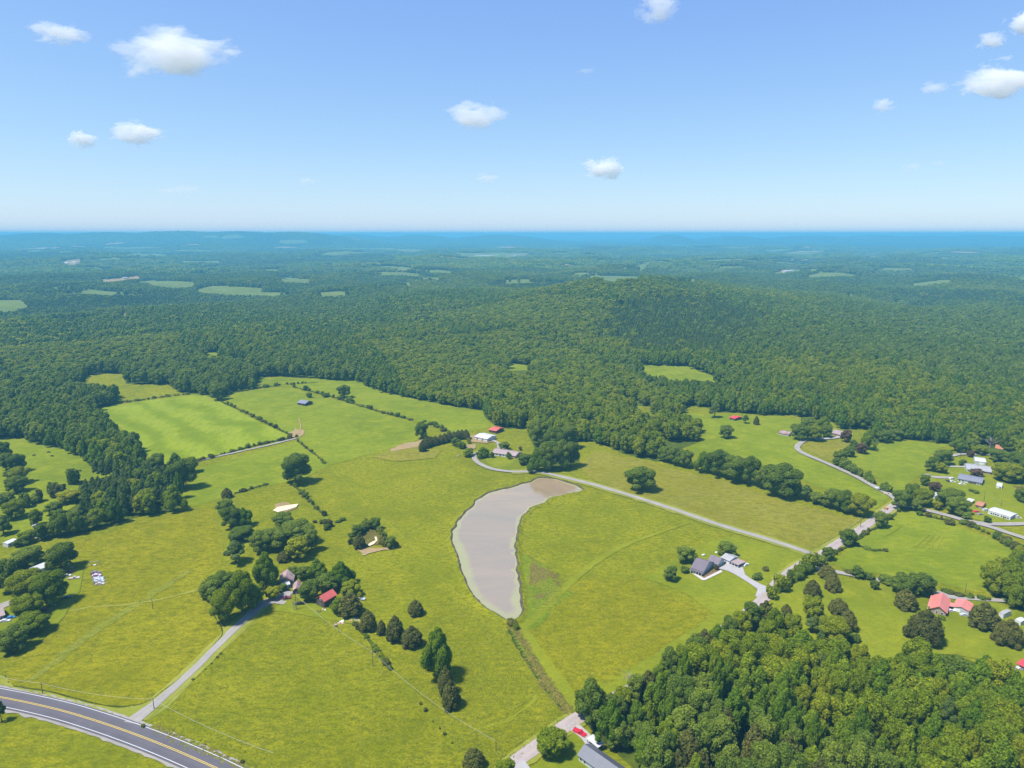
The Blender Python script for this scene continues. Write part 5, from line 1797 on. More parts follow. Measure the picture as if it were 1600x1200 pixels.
class Block:
    """a rectangular footprint from three ground pixels: front left, front right, back right"""

    def __init__(s, p1, p2, p3, root=None, scale=1.0):
        A, B, Cc = (np.array(gp(*p)[:2]) for p in (p1, p2, p3))
        ux = B - A
        s.L = float(np.linalg.norm(ux))
        ux /= s.L
        uy = np.array([-ux[1], ux[0]])
        s.W = max(2.0, float(abs(np.dot(Cc - B, uy))))
        c = A + ux * s.L / 2 + uy * s.W / 2
        s.ang = math.atan2(ux[1], ux[0])
        s.c = Vector((c[0], c[1], h1(*c)))
        s.M = Matrix.Translation(s.c) @ Matrix.Rotation(s.ang, 4, 'Z')
        s.root = root
        s.rel = Matrix.Identity(4)

    def make_root(s, name, label, cat, group=None):
        s.root = empty(name, s.c, s.ang)
        tag(s.root, label, cat, group)
        return s.root

    def attach(s, other):
        s.root = other.root
        s.rel = other.M.inverted() @ s.M
        return s

    def put(s, mb, name, mat, parent=None):
        mb.v = [tuple(s.rel @ Vector(v)) for v in mb.v]
        return mb.build(name, mat, parent if parent is not None else s.root)

    def walls(s, wh, rise, ridge, mat):
        L, W = s.L, s.W
        b = MB()
        if ridge == 'x':
            b.prism([(-W / 2, -.6), (W / 2, -.6), (W / 2, wh), (0, wh + rise), (-W / 2, wh)], 'x', -L / 2, L / 2)
        elif ridge == 'y':
            b.prism([(-L / 2, -.6), (L / 2, -.6), (L / 2, wh), (0, wh + rise), (-L / 2, wh)], 'y', -W / 2, W / 2)
        else:
            b.box(-L / 2, L / 2, -W / 2, W / 2, -.6, wh)
        s.wh, s.rise, s.ridge = wh, rise, ridge
        s.wall = s.put(b, 'wall', mat)
        return s

    def roof(s, mat, o=.5, t=.16, name='roof'):
        L, W, wh, rise = s.L, s.W, s.wh, s.rise
        b = MB()
        if s.ridge in 'xy' and rise > 0:
            half = (W if s.ridge == 'x' else L) / 2
            sl = rise / half
            pr = [(-half - o, wh - o * sl + .01), (0, wh + rise + .01), (half + o, wh - o * sl + .01), (half + o, wh - o * sl + t), (0, wh + rise + t), (-half - o, wh - o * sl + t)]
            e = (L if s.ridge == 'x' else W) / 2 + o * .8
            b.prism(pr, s.ridge, -e, e)
        else:
            b.box(-L / 2 - o, L / 2 + o, -W / 2 - o, W / 2 + o, wh + .01, wh + t + .05)
        s.rf = s.put(b, name, mat)
        return s

    def opening(s, side, u, z, w, h, name='window', mat=None):
        """side: f front, b back, l left, r right; u along the wall from its centre"""
        m = MB()
        g = MB()
        L, W = s.L, s.W

        def bx(bb, du, z0, z1, d0, d1):
            if side == 'f':
                bb.box(u - du, u + du, -W / 2 - d1, -W / 2 - d0, z0, z1)
            elif side == 'b':
                bb.box(u - du, u + du, W / 2 + d0, W / 2 + d1, z0, z1)
            elif side == 'r':
                bb.box(L / 2 + d0, L / 2 + d1, u - du, u + du, z0, z1)
            else:
                bb.box(-L / 2 - d1, -L / 2 - d0, u - du, u + du, z0, z1)
        if name == 'window':
            bx(m, w / 2, z - h / 2, z + h / 2, -.05, .06)
            o = s.put(m, 'window', M['trim'])
            bx(g, w / 2 - .12, z - h / 2 + .12, z + h / 2 - .12, .062, .085)
            s.put(g, 'pane', M['glass'], o)
        else:
            bx(m, w / 2, z - h / 2, z + h / 2, -.05, .07)
            o = s.put(m, name, mat or M['door'])
            bx(g, .06, z - .06, z + .06, .072, .13)
            s.put(g, 'handle', M['metal_dull'], o)
        return o

    def posts(s, n, wh, mat, r=.10):
        L, W = s.L, s.W
        for i in range(n):
            for y in (-W / 2 + .15, W / 2 - .15):
                x = -L / 2 + .15 + (L - .3) * i / (n - 1)
                s.put(MB().box(x - r, x + r, y - r, y + r, -.4, wh), 'post', mat)
        s.wh, s.rise, s.ridge = wh, 0, 'f'
        return s


def house(name, label, cat, p1, p2, p3, wh, rise, ridge, wall, roof, front=(), right=(), left=(), doors=(), chimney=None, o=.5):
    b = Block(p1, p2, p3)
    b.make_root(name, label, cat)
    b.walls(wh, rise, ridge, M[wall]).roof(M[roof], o)
    for u in front:
        b.opening('f', u * b.L, 1.5, 1.1, 1.2)
    for u in right:
        b.opening('r', u * b.W, 1.5, 1.0, 1.2)
    for u in left:
        b.opening('l', u * b.W, 1.5, 1.0, 1.2)
    for side, u, w, h, mt in doors:
        b.opening(side, u * (b.L if side in 'fb' else b.W), h / 2 + .02, w, h, 'door', M[mt])
    if chimney:
        x, y = chimney
        c = MB().box(x * b.L - .4, x * b.L + .4, y * b.W - .35, y * b.W + .35, wh + rise * .3, wh + rise + .9)
        b.put(c, 'chimney', M['wall_tan'], b.rf)
    return b


# plum roofed house with rear wing and front porch
hb = house('farmhouse', 'white sided house with a plum grey roof and curved white walk on the mown lawn', 'house', (1080, 894), (1098.5, 900), (1121, 888), 2.8, 2.9, 'x', 'wall_grey', 'roof_plum',
           front=(-.32, 0, .3), right=(-.36, -.2, -.04, .12, .28), doors=[('f', .16, 1, 2.1, 'door')])
hb.opening('r', 0, 4.0, .9, 1.0)
w2 = Block((1106, 883), (1121, 888.5), (1131, 881)).attach(hb)
w2.walls(2.7, 2.2, 'x', M['wall_grey']).roof(M['roof_plum'])
w2.opening('r', -.2 * w2.W, 1.5, 1, 1.2)
w2.opening('r', .2 * w2.W, 1.5, 1, 1.2)
pb = MB()
for i in range(5):
    x = -hb.L / 2 + .3 + (hb.L - .6) * i / 4
    hb.put(MB().box(x - .09, x + .09, -hb.W / 2 - 1.9, -hb.W / 2 - 1.72, -.3, 2.3), 'porch_post', M['trim'])
hb.put(MB().box(-hb.L / 2 - .4, hb.L / 2 + .4, -hb.W / 2 - 2.1, -hb.W / 2 - .55, 2.31, 2.45), 'porch_roof', M['roof_plum'])
hb.put(MB().box(-hb.L / 2, hb.L / 2, -hb.W / 2 - 2.0, -hb.W / 2, -.3, .2), 'porch_floor', M['concrete'])
g = house('garage', 'grey roofed garage with white door beside the plum roofed house', 'garage', (1127, 877), (1139.5, 883), (1150, 876), 2.6, 1.1, 'x', 'wall_white', 'roof_grey', doors=[('f', .15, 2.6, 2.1, 'door_white'), ('f', -.3, .9, 2, 'door')], left=(0,))
cp = Block((1142, 884), (1153, 889), (1161, 883))
cp.make_root('carport', 'brownish flat roofed carport joined to the grey garage', 'carport')
cp.posts(3, 2.3, M['trim']).roof(M['roof_tan'], .25)
# farmstead
house('old_farmhouse', 'rusty tin roofed farmhouse hidden among the farmstead trees', 'house', (437, 916), (458, 914), (453, 902), 2.6, 2.3, 'y', 'wall_green', 'roof_rust', front=(-.3, .3), doors=[('f', 0, 1, 2, 'door')])
house('camper', 'small white camper in front of the rusty roofed farmhouse', 'camper', (445, 921), (454, 919), (453, 914), 2.2, .2, 'x', 'wall_white', 'roof_white', front=(-.2,), doors=[('f', .3, .7, 1.8, 'door')], o=.1)
house('shed', 'pinkish rusty roofed shed between the farmhouse and the barn', 'shed', (458, 929), (468, 928), (467, 916), 2.2, 1.2, 'y', 'wall_brown', 'roof_rust', doors=[('f', 0, 1.4, 1.8, 'door')], o=.3)
rb = house('barn', 'tall narrow barn with a bright red roof by the farmstead trees', 'barn', (495, 946), (507, 951), (521, 938), 4.0, 1.9, 'y', 'wall_brown', 'roof_barn', doors=[('f', 0, 2.2, 2.6, 'door')], o=.45)
rb.opening('f', 0, 4.3, .9, 1.0)
# left yard
house('shed', 'long white roofed shed behind the bright tree in the left yard', 'shed', (57, 899), (79, 890), (72, 885), 2.6, .8, 'x', 'wall_white', 'roof_white', front=(-.2, .2), o=.3)
house('farmhouse', 'pale roofed brown house cut by the left edge', 'house', (-14, 975), (8, 968), (2, 957), 2.6, 1.6, 'x', 'wall_pink', 'roof_tan', front=(-.1, .25), right=(0,))
house('mobile_home', 'long white trailer behind the tree belt at the left edge', 'mobile home', (13, 856), (29, 849), (27, 845), 2.4, .3, 'x', 'wall_white', 'roof_white', front=(-.3, 0, .3), o=.1)
house('cottage', 'pink roofed house mostly hidden by dark trees at the left', 'house', (62, 843), (76, 838), (70, 829), 2.5, 1.4, 'x', 'wall_white', 'roof_rust', front=(0,), left=(0,))
house('shed', 'tiny white shed on the edge of the left lawn', 'shed', (51, 826), (58, 825), (58, 822), 2.0, .5, 'x', 'wall_white', 'roof_white', doors=[('f', 0, .9, 1.7, 'door')], o=.2)
# centre farm
wb = house('barn', 'long white barn with red soil in front beside the cedar screen', 'barn', (742, 687), (761, 691.5), (770, 685), 3.2, 1.2, 'x', 'wall_white', 'roof_white', right=(-.2, .25), doors=[('f', -.3, 1.6, 2.2, 'door'), ('f', .12, 1.6, 2.2, 'door')], o=.4)
house('barn', 'open dark barn with a dull red roof above the long white barn', 'barn', (764, 675.5), (775, 678), (785, 673), 2.8, 1.2, 'x', 'wall_brown', 'roof_barn', doors=[('l', 0, 2.6, 2.2, 'door')], o=.5)
rh = house('ranch_house', 'long low ranch house with a pale roof inside the curl of the drive', 'house', (769, 711.5), (791, 714.5), (796, 708), 2.6, 1.5, 'x', 'wall_white', 'roof_tan', front=(-.38, -.16, .3), doors=[('f', .08, 1.1, 2.1, 'door')], chimney=(.05, .1))
r2 = Block((791, 714.5), (805, 717), (808, 710)).attach(rh)
r2.walls(2.5, 1.5, 'x', M['wall_pink']).roof(M['roof_tan'])
r2.opening('f', -.2 * r2.L, 1.5, 1.1, 1.2)
r2.opening('f', .25 * r2.L, 1.5, 1.1, 1.2)
house('field_barn', 'weathered grey brown barn alone in the far green field', 'barn', (465, 633), (477, 635), (482, 630.5), 3.0, 1.8, 'x', 'wall_brown', 'roof_slate', doors=[('f', 0, 3, 2.4, 'door')], o=.6)
# far east meadow
house('shed', 'small open shed with a red roof in the far right meadow', 'shed', (1140, 656), (1148, 658), (1152, 654), 2.6, .8, 'x', 'wall_brown', 'roof_red2', doors=[('f', 0, 2.4, 2, 'door')], o=.4)
house('shed', 'long low grey and red roofed shed left of the tree group', 'shed', (1217, 679.5), (1232, 682.5), (1238, 679), 2.2, 1.0, 'x', 'wall_grey', 'roof_rust', o=.5)
house('farmhouse', 'tan roofed house behind the trees at the far bend of the road', 'house', (1298, 680), (1313, 684), (1319, 679), 2.7, 1.6, 'x', 'wall_pink', 'roof_tan', front=(-.3, 0, .3), o=.5)
# homes at the right
house('metal_shed', 'white and blue metal shed behind the grey roofed ranch house', 'shed', (1523, 726), (1540, 728), (1543, 722), 3.0, 1.0, 'x', 'wall_grey', 'roof_white', doors=[('f', .1, 3.0, 2.6, 'door_white')], o=.2)
gr = house('ranch_house', 'ranch house with pale grey roof behind the plum coloured tree', 'house', (1511, 738), (1530, 740), (1536, 732), 2.7, 1.6, 'x', 'wall_white', 'roof_grey', front=(-.35,), doors=[('l', 0, 1, 2.1, 'door')])
g2 = Block((1530, 740), (1548, 742.5), (1552, 735)).attach(gr)
g2.walls(2.6, 1.5, 'x', M['wall_pink']).roof(M['roof_grey'])
g2.opening('f', -.25 * g2.L, 1.5, 1.3, 1.4)
g2.opening('f', .0 * g2.L, 1.5, 1.3, 1.4)
wr = house('ranch_house', 'white ranch house with slate roof and cars parked at its left end', 'house', (1496, 753), (1533, 759.5), (1536, 752), 2.7, 1.3, 'x', 'wall_white', 'roof_slate', front=(-.42, -.28, .36, .46), doors=[('f', .12, 5, 2.2, 'door')])
house('box_shed', 'plain white box shed alone on the grass at right', 'shed', (1556, 763.5), (1565, 765), (1567, 760), 2.2, .4, 'x', 'wall_white', 'roof_white', doors=[('f', .2, .9, 1.8, 'door')], o=.05)
house('shed', 'small shed with tan walls and a dark red roof above the red car', 'shed', (1523, 793.5), (1534, 796), (1538, 790), 2.2, .9, 'x', 'wall_tan', 'roof_orange', doors=[('f', -.2, 1.6, 1.8, 'door')], o=.3)
mh = house('mobile_home', 'long white mobile home with a row of dark windows near the right edge', 'mobile home', (1543, 804), (1578, 814), (1585, 808), 2.8, .5, 'x', 'wall_white', 'roof_white', front=(-.34, -.24, -.14, -.04, .12, .3, .4), doors=[('f', .22, .9, 2, 'door')], right=(0,), o=.15)
house('cottage', 'orange roofed cottage at the wood edge beside the leafless tree', 'house', (1555, 705), (1566, 706.5), (1569, 701), 2.6, 1.6, 'x', 'wall_grey', 'roof_orange', front=(-.2, .25))
house('camper', 'blue and white camper parked under the dark oak', 'camper', (1460, 780), (1469, 777), (1466, 771), 2.3, .2, 'x', 'wall_white', 'roof_white', front=(-.2, .2), o=.05)
cn = Block((1506, 790), (1515, 792), (1519, 785))
cn.make_root('canopy', 'white canopy on posts beside the grey green oak', 'canopy')
cn.posts(2, 2.3, M['metal_dull']).roof(M['roof_white'], .2)
# red roofed house and garage
rr = house('farmhouse', 'tan brick house under a big faded red metal roof', 'house', (1454, 958), (1477, 964), (1482, 944), 2.8, 2.0, 'y', 'wall_tan', 'roof_red', right=(-.3, .1), o=.7)
rr.opening('f', -.1 * rr.L, 1.6, .8, 1.9)
rr.opening('f', .25 * rr.L, 1.5, 1.1, 1.2)
rp = Block((1448.5, 954), (1456, 956), (1461, 940)).attach(rr)
rp.posts(2, 2.5, M['trim'])
rp.wh = 2.55
rp.roof(M['roof_red'], .15, name='porch_roof')
gg = house('garage', 'garage with faded red roof joined to the red roofed house', 'garage', (1489, 955), (1513, 962), (1519, 951), 2.5, 1.1, 'y', 'wall_grey', 'roof_red', doors=[('f', -.25, 2.6, 2.1, 'door_white')], o=.5)
lk = Block((1480, 953), (1490, 955), (1492, 950)).attach(gg)
lk.posts(2, 2.2, M['trim']).roof(M['roof_red'], .1, name='breezeway_roof')
house('box_trailer', 'white box trailer half hidden between the two broad cedars', 'trailer', (1560, 965), (1567, 968), (1573, 960), 2.6, .2, 'x', 'wall_white', 'roof_grey', o=.05)
house('box_trailer', 'low white trailer behind the broad cedar at the right edge', 'trailer', (1585, 975), (1594, 979), (1598, 973), 2.3, .2, 'x', 'wall_white', 'roof_white', o=.05)
rc = Block((1588, 1044), (1603, 1051), (1611, 1041))
rc.make_root('canopy', 'bright red canopy cut by the right edge of the lawn', 'canopy')
rc.posts(2, 2.2, M['metal_dull'])
rc.wh, rc.rise, rc.ridge = 2.2, .5, 'x'
rc.roof(M['roof_red2'], .3)
# bottom house
bh = house('ranch_house', 'grey walled house with a charcoal shingle roof cut by the bottom edge', 'house', (904, 1189), (966, 1235), (987, 1219), 2.7, 2.0, 'x', 'wall_grey', 'roof_dark', front=(-.44, -.34, -.1, .1, .3), left=(0,), o=.5)
bc = Block((917, 1163), (934, 1177), (942, 1169.5))
bc.make_root('carport', 'pale flat roofed carport behind the red pickup', 'carport')
bc.posts(3, 2.3, M['metal_dull']).roof(M['roof_white'], .2)

# far houses seen as pale specks in the wooded distance
k = 0
FAR = [((193, 437), (201, 437), (201, 434), 'large pale building in the tan clearing far left'), ((104, 413), (109, 413), (110, 410), 'far pale house on the reddish clearing'), ((118, 412), (123, 412), (124, 409), 'far pale house at the right of the reddish clearing'),
       ((306, 451), (310, 451), (311, 449), 'far white house at the edge of the long meadow'), ((484, 463), (489, 463), (490, 461), 'far red roofed house left of the middle ridge'), ((806, 402), (811, 402), (812, 400), 'far white house below the distant meadow'),
       ((817, 402), (824, 402), (825, 400), 'second far white house below the distant meadow'), ((1222, 426), (1228, 426), (1229, 423), 'far pale house on the right wooded plain'),
       ((1100, 405), (1105, 405), (1106, 403), 'far pale roof right of the centre'), ((955, 402), (961, 402), (962, 399), 'far house left of the right plain'), ((1482, 479), (1487, 479), (1488, 477), 'white roofed house in the right hand woods'), ((1448, 484), (1454, 484), (1455, 482), 'lower white roofed house in the right hand woods'),
       ((226, 420), (232, 420), (233, 419), 'tiny pale house beyond the far left wood')]
for p1, p2, p3, lab in FAR:
    house('far_house', lab, 'house', p1, p2, p3, 4, 3, 'x', 'wall_white', 'roof_white' if k % 3 else 'roof_tan', front=(-.2, .2))
    k += 1


# ================================================================ vehicles
PAINT = {}


def paint(nm, col):
    if nm not in PAINT:
        PAINT[nm] = simple('car_paint_' + nm, col, .3, var=.05, spec=.6)
    return PAINT[nm]


COLS = {'white': (.55, .55, .56), 'black': (.015, .016, .02), 'red': (.50, .02, .05), 'silver': (.42, .44, .46), 'blue': (.05, .20, .45), 'maroon': (.16, .03, .05), 'grey': (.18, .18, .2), 'orange': (.7, .22, .04), 'tan': (.5, .42, .35)}


def vehicle(px, py, head, col, label, kind='car', group=None, name=None):
    """head: heading in degrees from +x, counter-clockwise"""
    p = gp(px, py)
    nm = name or {'car': 'parked_car', 'pickup': 'pickup_truck', 'van': 'parked_van'}[kind]
    root = tag(empty(nm, p, R(head)), label, 'pickup' if kind == 'pickup' else 'van' if kind == 'van' else 'car', group)
    L, W = (5.4, 1.95) if kind == 'pickup' else (5.0, 2.0) if kind == 'van' else (4.6, 1.8)
    l, w = L / 2, W / 2
    b = MB()
    b.prism([(-l, .35), (l - .1, .35), (l, .55), (l - .08, .82), (l * .35, .95), (-l * .92, .95), (-l, .8)], 'y', -w, w)
    if kind == 'pickup':
        b.prism([(-l * .10, .95), (l * .42, .95), (l * .16, 1.62), (-l * .06, 1.66)], 'y', -w + .08, w - .08)
        b.box(-l + .05, -l * .14, -w, -w + .1, .95, 1.15)
        b.box(-l + .05, -l * .14, w - .1, w, .95, 1.15)
        b.box(-l, -l + .1, -w + .1, w - .1, .95, 1.15)
        gl = [(-l * .085, 1.0), (l * .36, 1.0), (l * .15, 1.56), (-l * .05, 1.58)]
    elif kind == 'van':
        b.prism([(-l * .98, .95), (l * .55, .95), (l * .30, 1.85), (-l * .9, 1.95)], 'y', -w + .06, w - .06)
        gl = [(-l * .2, 1.05), (l * .50, 1.05), (l * .29, 1.7), (-l * .2, 1.75)]
    else:
        b.prism([(-l * .72, .95), (l * .40, .95), (l * .10, 1.42), (-l * .45, 1.44)], 'y', -w + .1, w - .1)
        gl = [(-l * .66, .99), (l * .34, .99), (l * .09, 1.36), (-l * .43, 1.38)]
    b.build('body', paint(col, COLS[col]), root)
    g = MB()
    inset = .1 if kind == 'car' else .08 if kind == 'pickup' else .06
    for s in (-1, 1):
        y0, y1 = sorted((s * (w - inset - .02), s * (w - inset + .012)))
        g.prism(gl, 'y', y0, y1)
    g.build('side_window', M['glass'], root)
    ws = MB()
    (x1, z1), (x2, z2) = gl[1], gl[2]
    ws.prism([(x1 + .05, z1), (x1 + .09, z1), (x2 + .07, z2), (x2 + .03, z2)], 'y', -w + .22, w - .22)
    ws.build('windscreen', M['glass'], root)
    for x in (-l * .62, l * .62):
        for s in (-1, 1):
            MB().tube((x, s * (w - .2), .33), (x, s * (w + .02), .33), .34, .34, 10).build('wheel', M['tyre'], root)
    for s in (-1, 1):
        MB().box(l - .06, l + .015, s * (w - .35) - .16, s * (w - .35) + .16, .58, .74).build('headlight', M['trim'], root)
    return root


vehicle(1165, 884, 35, 'white', 'white car on the grass right of the carport')
vehicle(906, 1147, -38, 'red', 'red pickup on the concrete drive at the bottom edge', 'pickup')
vehicle(469, 945, 8, 'black', 'black car on the grass beside the bare farmstead tree')
vehicle(446, 936, 20, 'maroon', 'dark pickup beside the end of the farm drive', 'pickup')
vehicle(564, 937, -12, 'silver', 'silver car parked under the tiny bright tree')
vehicle(105, 935, 25, 'black', 'black car beside the broad bright tree in the left yard')
vehicle(69, 955, 15, 'maroon', 'dark red car under the tree in the left yard')
vehicle(17, 967, 30, 'blue', 'blue car beside the pale roofed house at the left edge')
vehicle(8, 972, 15, 'white', 'white car beside the pale roofed house at the left edge')
vehicle(103, 902, 40, 'white', 'white van among the clutter under the dark ragged tree', 'van')
vehicle(116, 905, 18, 'tan', 'pale pickup parked lowest in the clutter under the ragged tree', 'pickup')
vehicle(109, 895, 10, 'maroon', 'dark red car topmost in the clutter under the ragged tree')
JC = ['grey', 'maroon', 'white', 'maroon', 'silver', 'white', 'silver', 'grey', 'tan']
ordn = ['topmost', 'second', 'third', 'fourth', 'fifth', 'sixth', 'seventh', 'eighth', 'lowest']
for i, c in enumerate(JC):
    vehicle(149.5 + i * .75 + (1 if i > 3 else 0), 896 + i * 2.25, 6 + (i % 3) * 2, c, '%s %s car in the tight row of old cars on the olive pasture' % (ordn[i], c), 'pickup' if i in (4, 6) else 'car', 'row of old cars on the pasture')
vehicle(1488, 749.5, 10, 'white', 'upper white van left of the white ranch house', 'van')
vehicle(1488, 754, -5, 'white', 'lower white car left of the white ranch house')
vehicle(1503, 757.5, -8, 'white', 'white car parked in front of the white ranch house')
vehicle(1481, 753, 80, 'black', 'black car left of the white ones by the ranch house')
vehicle(1526, 801, 5, 'red', 'red car on the grass left of the mobile home')
vehicle(1531, 805, 15, 'grey', 'grey car touching the red car left of the mobile home')
vehicle(1541, 799, 5, 'silver', 'pale van at the left end of the mobile home', 'van')
vehicle(1589, 810, -10, 'white', 'white van at the right end of the mobile home', 'van')
vehicle(1508, 963, -15, 'silver', 'silver car in front of the red roofed garage')
vehicle(1485, 956, 5, 'white', 'white car between the red roofed house and its garage')
vehicle(1312, 683, 20, 'white', 'white car at the far tan roofed house')
vehicle(1373, 764, -28, 'white', 'white pickup on the pale gravel road by the hedge', 'pickup')
vehicle(1377, 767.5, -28, 'black', 'black car behind the white pickup on the gravel road')
vehicle(1387, 773, -30, 'tan', 'pale flat pickup near the road fork', 'pickup')
vehicle(1158, 879, 20, 'red', 'dark red small car behind the carport')
vehicle(1592, 1047, 10, 'white', 'white car under the red canopy')
vehicle(1468, 776, 15, 'blue', 'blue car beside the blue and white camper')

# orange tractor on the verge
tp = gp(1385, 797)
tr = tag(empty('tractor', tp, R(40)), 'orange tractor on the verge of the pale county road', 'tractor')
b = MB()
b.box(-.2, 1.7, -.4, .4, .7, 1.3)
b.box(-1.0, -.2, -.55, .55, .75, 1.15)
b.build('body', paint('orange', COLS['orange']), tr)
b = MB()
b.box(-.95, .05, -.6, .6, 2.25, 2.33)
for x in (-.9, 0):
    for y in (-.52, .52):
        b.box(x - .04, x + .04, y - .04, y + .04, 1.15, 2.25)
b.build('canopy', paint('orange', COLS['orange']), tr)
for x, r_, y in ((-.7, .75, .75), (1.35, .45, .6)):
    for s in (-1, 1):
        MB().tube((x, s * (y - .15), r_), (x, s * (y + .15), r_), r_, r_, 12).build('wheel', M['tyre'], tr)

# ================================================================ poles and wires
POLES = [(239, 952, 935, 'pole in the middle of the olive pasture'), (67, 1085, 1066, 'pole on the highway verge at left'), (241, 1109, 1091, 'pole beside the farm drive mouth'), (583, 1042, 1017, 'pole in the lower pasture beside the fence shrubs'),
         (463, 952, 927, 'pole standing in the farmstead yard'), (1209, 913, 896, 'pole beside the concrete drive entrance'), (1344, 825, 808, 'pole beside the county road at the golden field'), (1564, 792, 780, 'pole above the long mobile home'),
         (1537, 786, 768, 'light pole on the yard lawn'), (1500, 716, 703, 'pole at the far lane behind the right hand homes'), (1508, 926, 910, 'pole behind the red roofed garage'), (1265, 878, 861, 'pole at the road junction'), (775, 1173, 1156, 'pole near the road at the bottom edge'),
         (578, 708, 701, 'short post on the far pasture edge'), (1328, 903, 893, 'short pole on the lawn beside the lane')]
TOPS = {}
for bx, by, ty, lab in POLES:
    p = gp(bx, by)
    # height from the picture
    dep = p.y * CP - (p.z - CAM_H) * SP
    up = p.y * SP + (p.z - CAM_H) * CP
    kk = (600 - ty) / F_PX
    h = (kk * dep - up) / (CP + kk * SP)
    h = min(max(h, 2.5), 12)
    o = tag(empty('utility_pole', p, R(random.uniform(20, 60))), 'weathered ' + lab, 'pole')
    MB().tube((0, 0, -.5), (0, 0, h), .17, .11, 7).build('shaft', M['pole'], o)
    if h > 6:
        MB().box(-1.1, 1.1, -.07, .07, h - .7, h - .55).build('crossarm', M['pole'], o)
        for x in (-.95, .95):
            MB().tube((x, 0, h - .55), (x, 0, h - .35), .06, .05, 6).build('insulator', M['trim'], o)
    TOPS[bx] = Vector((p.x, p.y, p.z + h - .4))


def wire(a, b, label, sag=1.5):
    pts = [a.lerp(b, t / 12) - Vector((0, 0, sag * 4 * (t / 12) * (1 - t / 12))) for t in range(13)]
    m = MB()
    for i in range(12):
        m.tube(pts[i], pts[i + 1], .035, .035, 4)
    tag(m.build('power_line', M['metal_dull']), label, 'power line')


ofs = gp(-70, 1065) + Vector((0, 0, 9))
of2 = gp(430, 1212) + Vector((0, 0, 9))
of3 = gp(900, 1290) + Vector((0, 0, 9))
wire(ofs, TOPS[67], 'thin power line along the highway left of the first verge pole')
wire(TOPS[67], TOPS[241], 'thin power line between the verge pole and the drive mouth pole')
wire(TOPS[241], of2, 'thin power line crossing the corner of the lower pasture')
wire(TOPS[583], TOPS[463], 'thin power line from the lower pasture pole to the farmstead', 2)
wire(TOPS[583], TOPS[775], 'thin power line from the lower pasture pole to the bottom road', 3)
wire(TOPS[1209], TOPS[1265], 'thin power line between the two poles by the junction')
wire(TOPS[1265], TOPS[1344], 'thin power line along the county road')
wire(TOPS[1564], TOPS[1537], 'thin power line over the yard lawn')

# dry tree in the yard, junk, tanks
tree_px(459, 955, 933, 12, 'dead', 'small leafless tree on the farmstead grass beside the black car')


def junk(name, px, py, label, cat, n, spread, cols, seed):
    r = random.Random(seed)
    p = gp(px, py)
    root = tag(empty(name, p, r.uniform(0, 3)), label, cat)
    for i in range(n):
        x, y = r.uniform(-spread, spread), r.uniform(-spread * .4, spread * .4)
        l, w, h = r.uniform(.3, 1.0), r.uniform(.2, .5), r.uniform(.25, .7)
        m = MB()
        m.prism([(-l, 0), (l, .05), (l * .8, h), (-l * .7, h * .8)], 'y', -w, w)
        a = r.uniform(-.7, .7)
        m.v = [(x + vx * math.cos(a) - vy * math.sin(a), y + vx * math.sin(a) + vy * math.cos(a), vz) for vx, vy, vz in m.v]
        m.build('board' if cat != 'junk pile' else 'scrap_piece', M[r.choice(cols)], root)


junk('junk_pile', 536, 974, 'heap of pale boards and scrap at the end of the pasture track', 'junk pile', 12, 4.5, ['wall_pink', 'wall_tan', 'trim', 'wall_brown'], 1)
junk('junk_pile', 560, 968, 'scattered scrap beside the cedar at the pasture corner', 'junk pile', 9, 3.5, ['wall_tan', 'metal_dull', 'wall_grey'], 2)
junk('junk_pile', 502, 955, 'white tarp and scrap in front of the red roofed barn', 'junk pile', 8, 2.4, ['trim', 'wall_pink', 'wall_brown'], 3)
junk('junk_pile', 83, 948, 'line of scrap under the broad bright tree in the left yard', 'junk pile', 12, 5, ['wall_tan', 'metal_dull', 'wall_pink'], 4)
junk('junk_pile', 112, 889, 'pale odds and ends above the parked vehicles by the ragged tree', 'junk pile', 7, 2.5, ['trim', 'wall_tan', 'wall_pink'], 5)
junk('junk_pile', 1395, 791, 'orange and pale scrap on the bank at the road fork', 'junk pile', 6, 2.5, ['roof_orange', 'wall_tan'], 6)
# metal swing frame
sp_ = gp(148, 884)
sf = tag(empty('swing_frame', sp_, .3), 'pale metal swing frame above the row of old cars', 'swing')
for x in (-2, 2):
    MB().tube((x, -1.2, 0), (x, 0, 2.6), .07, .07, 5).build('leg', M['metal_dull'], sf)
    MB().tube((x, 1.2, 0), (x, 0, 2.6), .07, .07, 5).build('leg', M['metal_dull'], sf)
MB().tube((-2.2, 0, 2.6), (2.2, 0, 2.6), .08, .08, 5).build('top_bar', M['metal_dull'], sf)
MB().box(-.6, .6, -.5, .5, .5, .6).build('seat', M['trim'], sf)
# propane tank and small things round the plum roofed house
for px, py, lab in ((1120, 865, 'white propane tank behind the plum roofed house'), (1099, 869, 'small white tank on the grass behind the plum roofed house'), (1597, 777, 'pale tank in the rough corner at the right edge')):
    p = gp(px, py)
    t = tag(empty('propane_tank', p, .4), lab, 'tank')
    MB().tube((-1.0, 0, .8), (1.0, 0, .8), .48, .48, 12).build('tank_body', M['trim'], t, True)
    for x in (-.6, .6):
        MB().box(x - .1, x + .1, -.3, .3, -.1, .5).build('foot', M['concrete'], t)

# flower bed plants
for i, (px, py) in enumerate(at_line([(1088, 898), (1099, 901), (1110, 896), (1121, 891)], 10)):
    p = gp(px, py)
    add_tree(p.x, p.y, p.z, random.uniform(.5, .9), random.uniform(.7, 1.2), random.choice(['shrub', 'cedar_shrub', 'bright_shrub']), 'small bush in the flower bed of the plum roofed house', 'flower bed bushes', 'shrub')


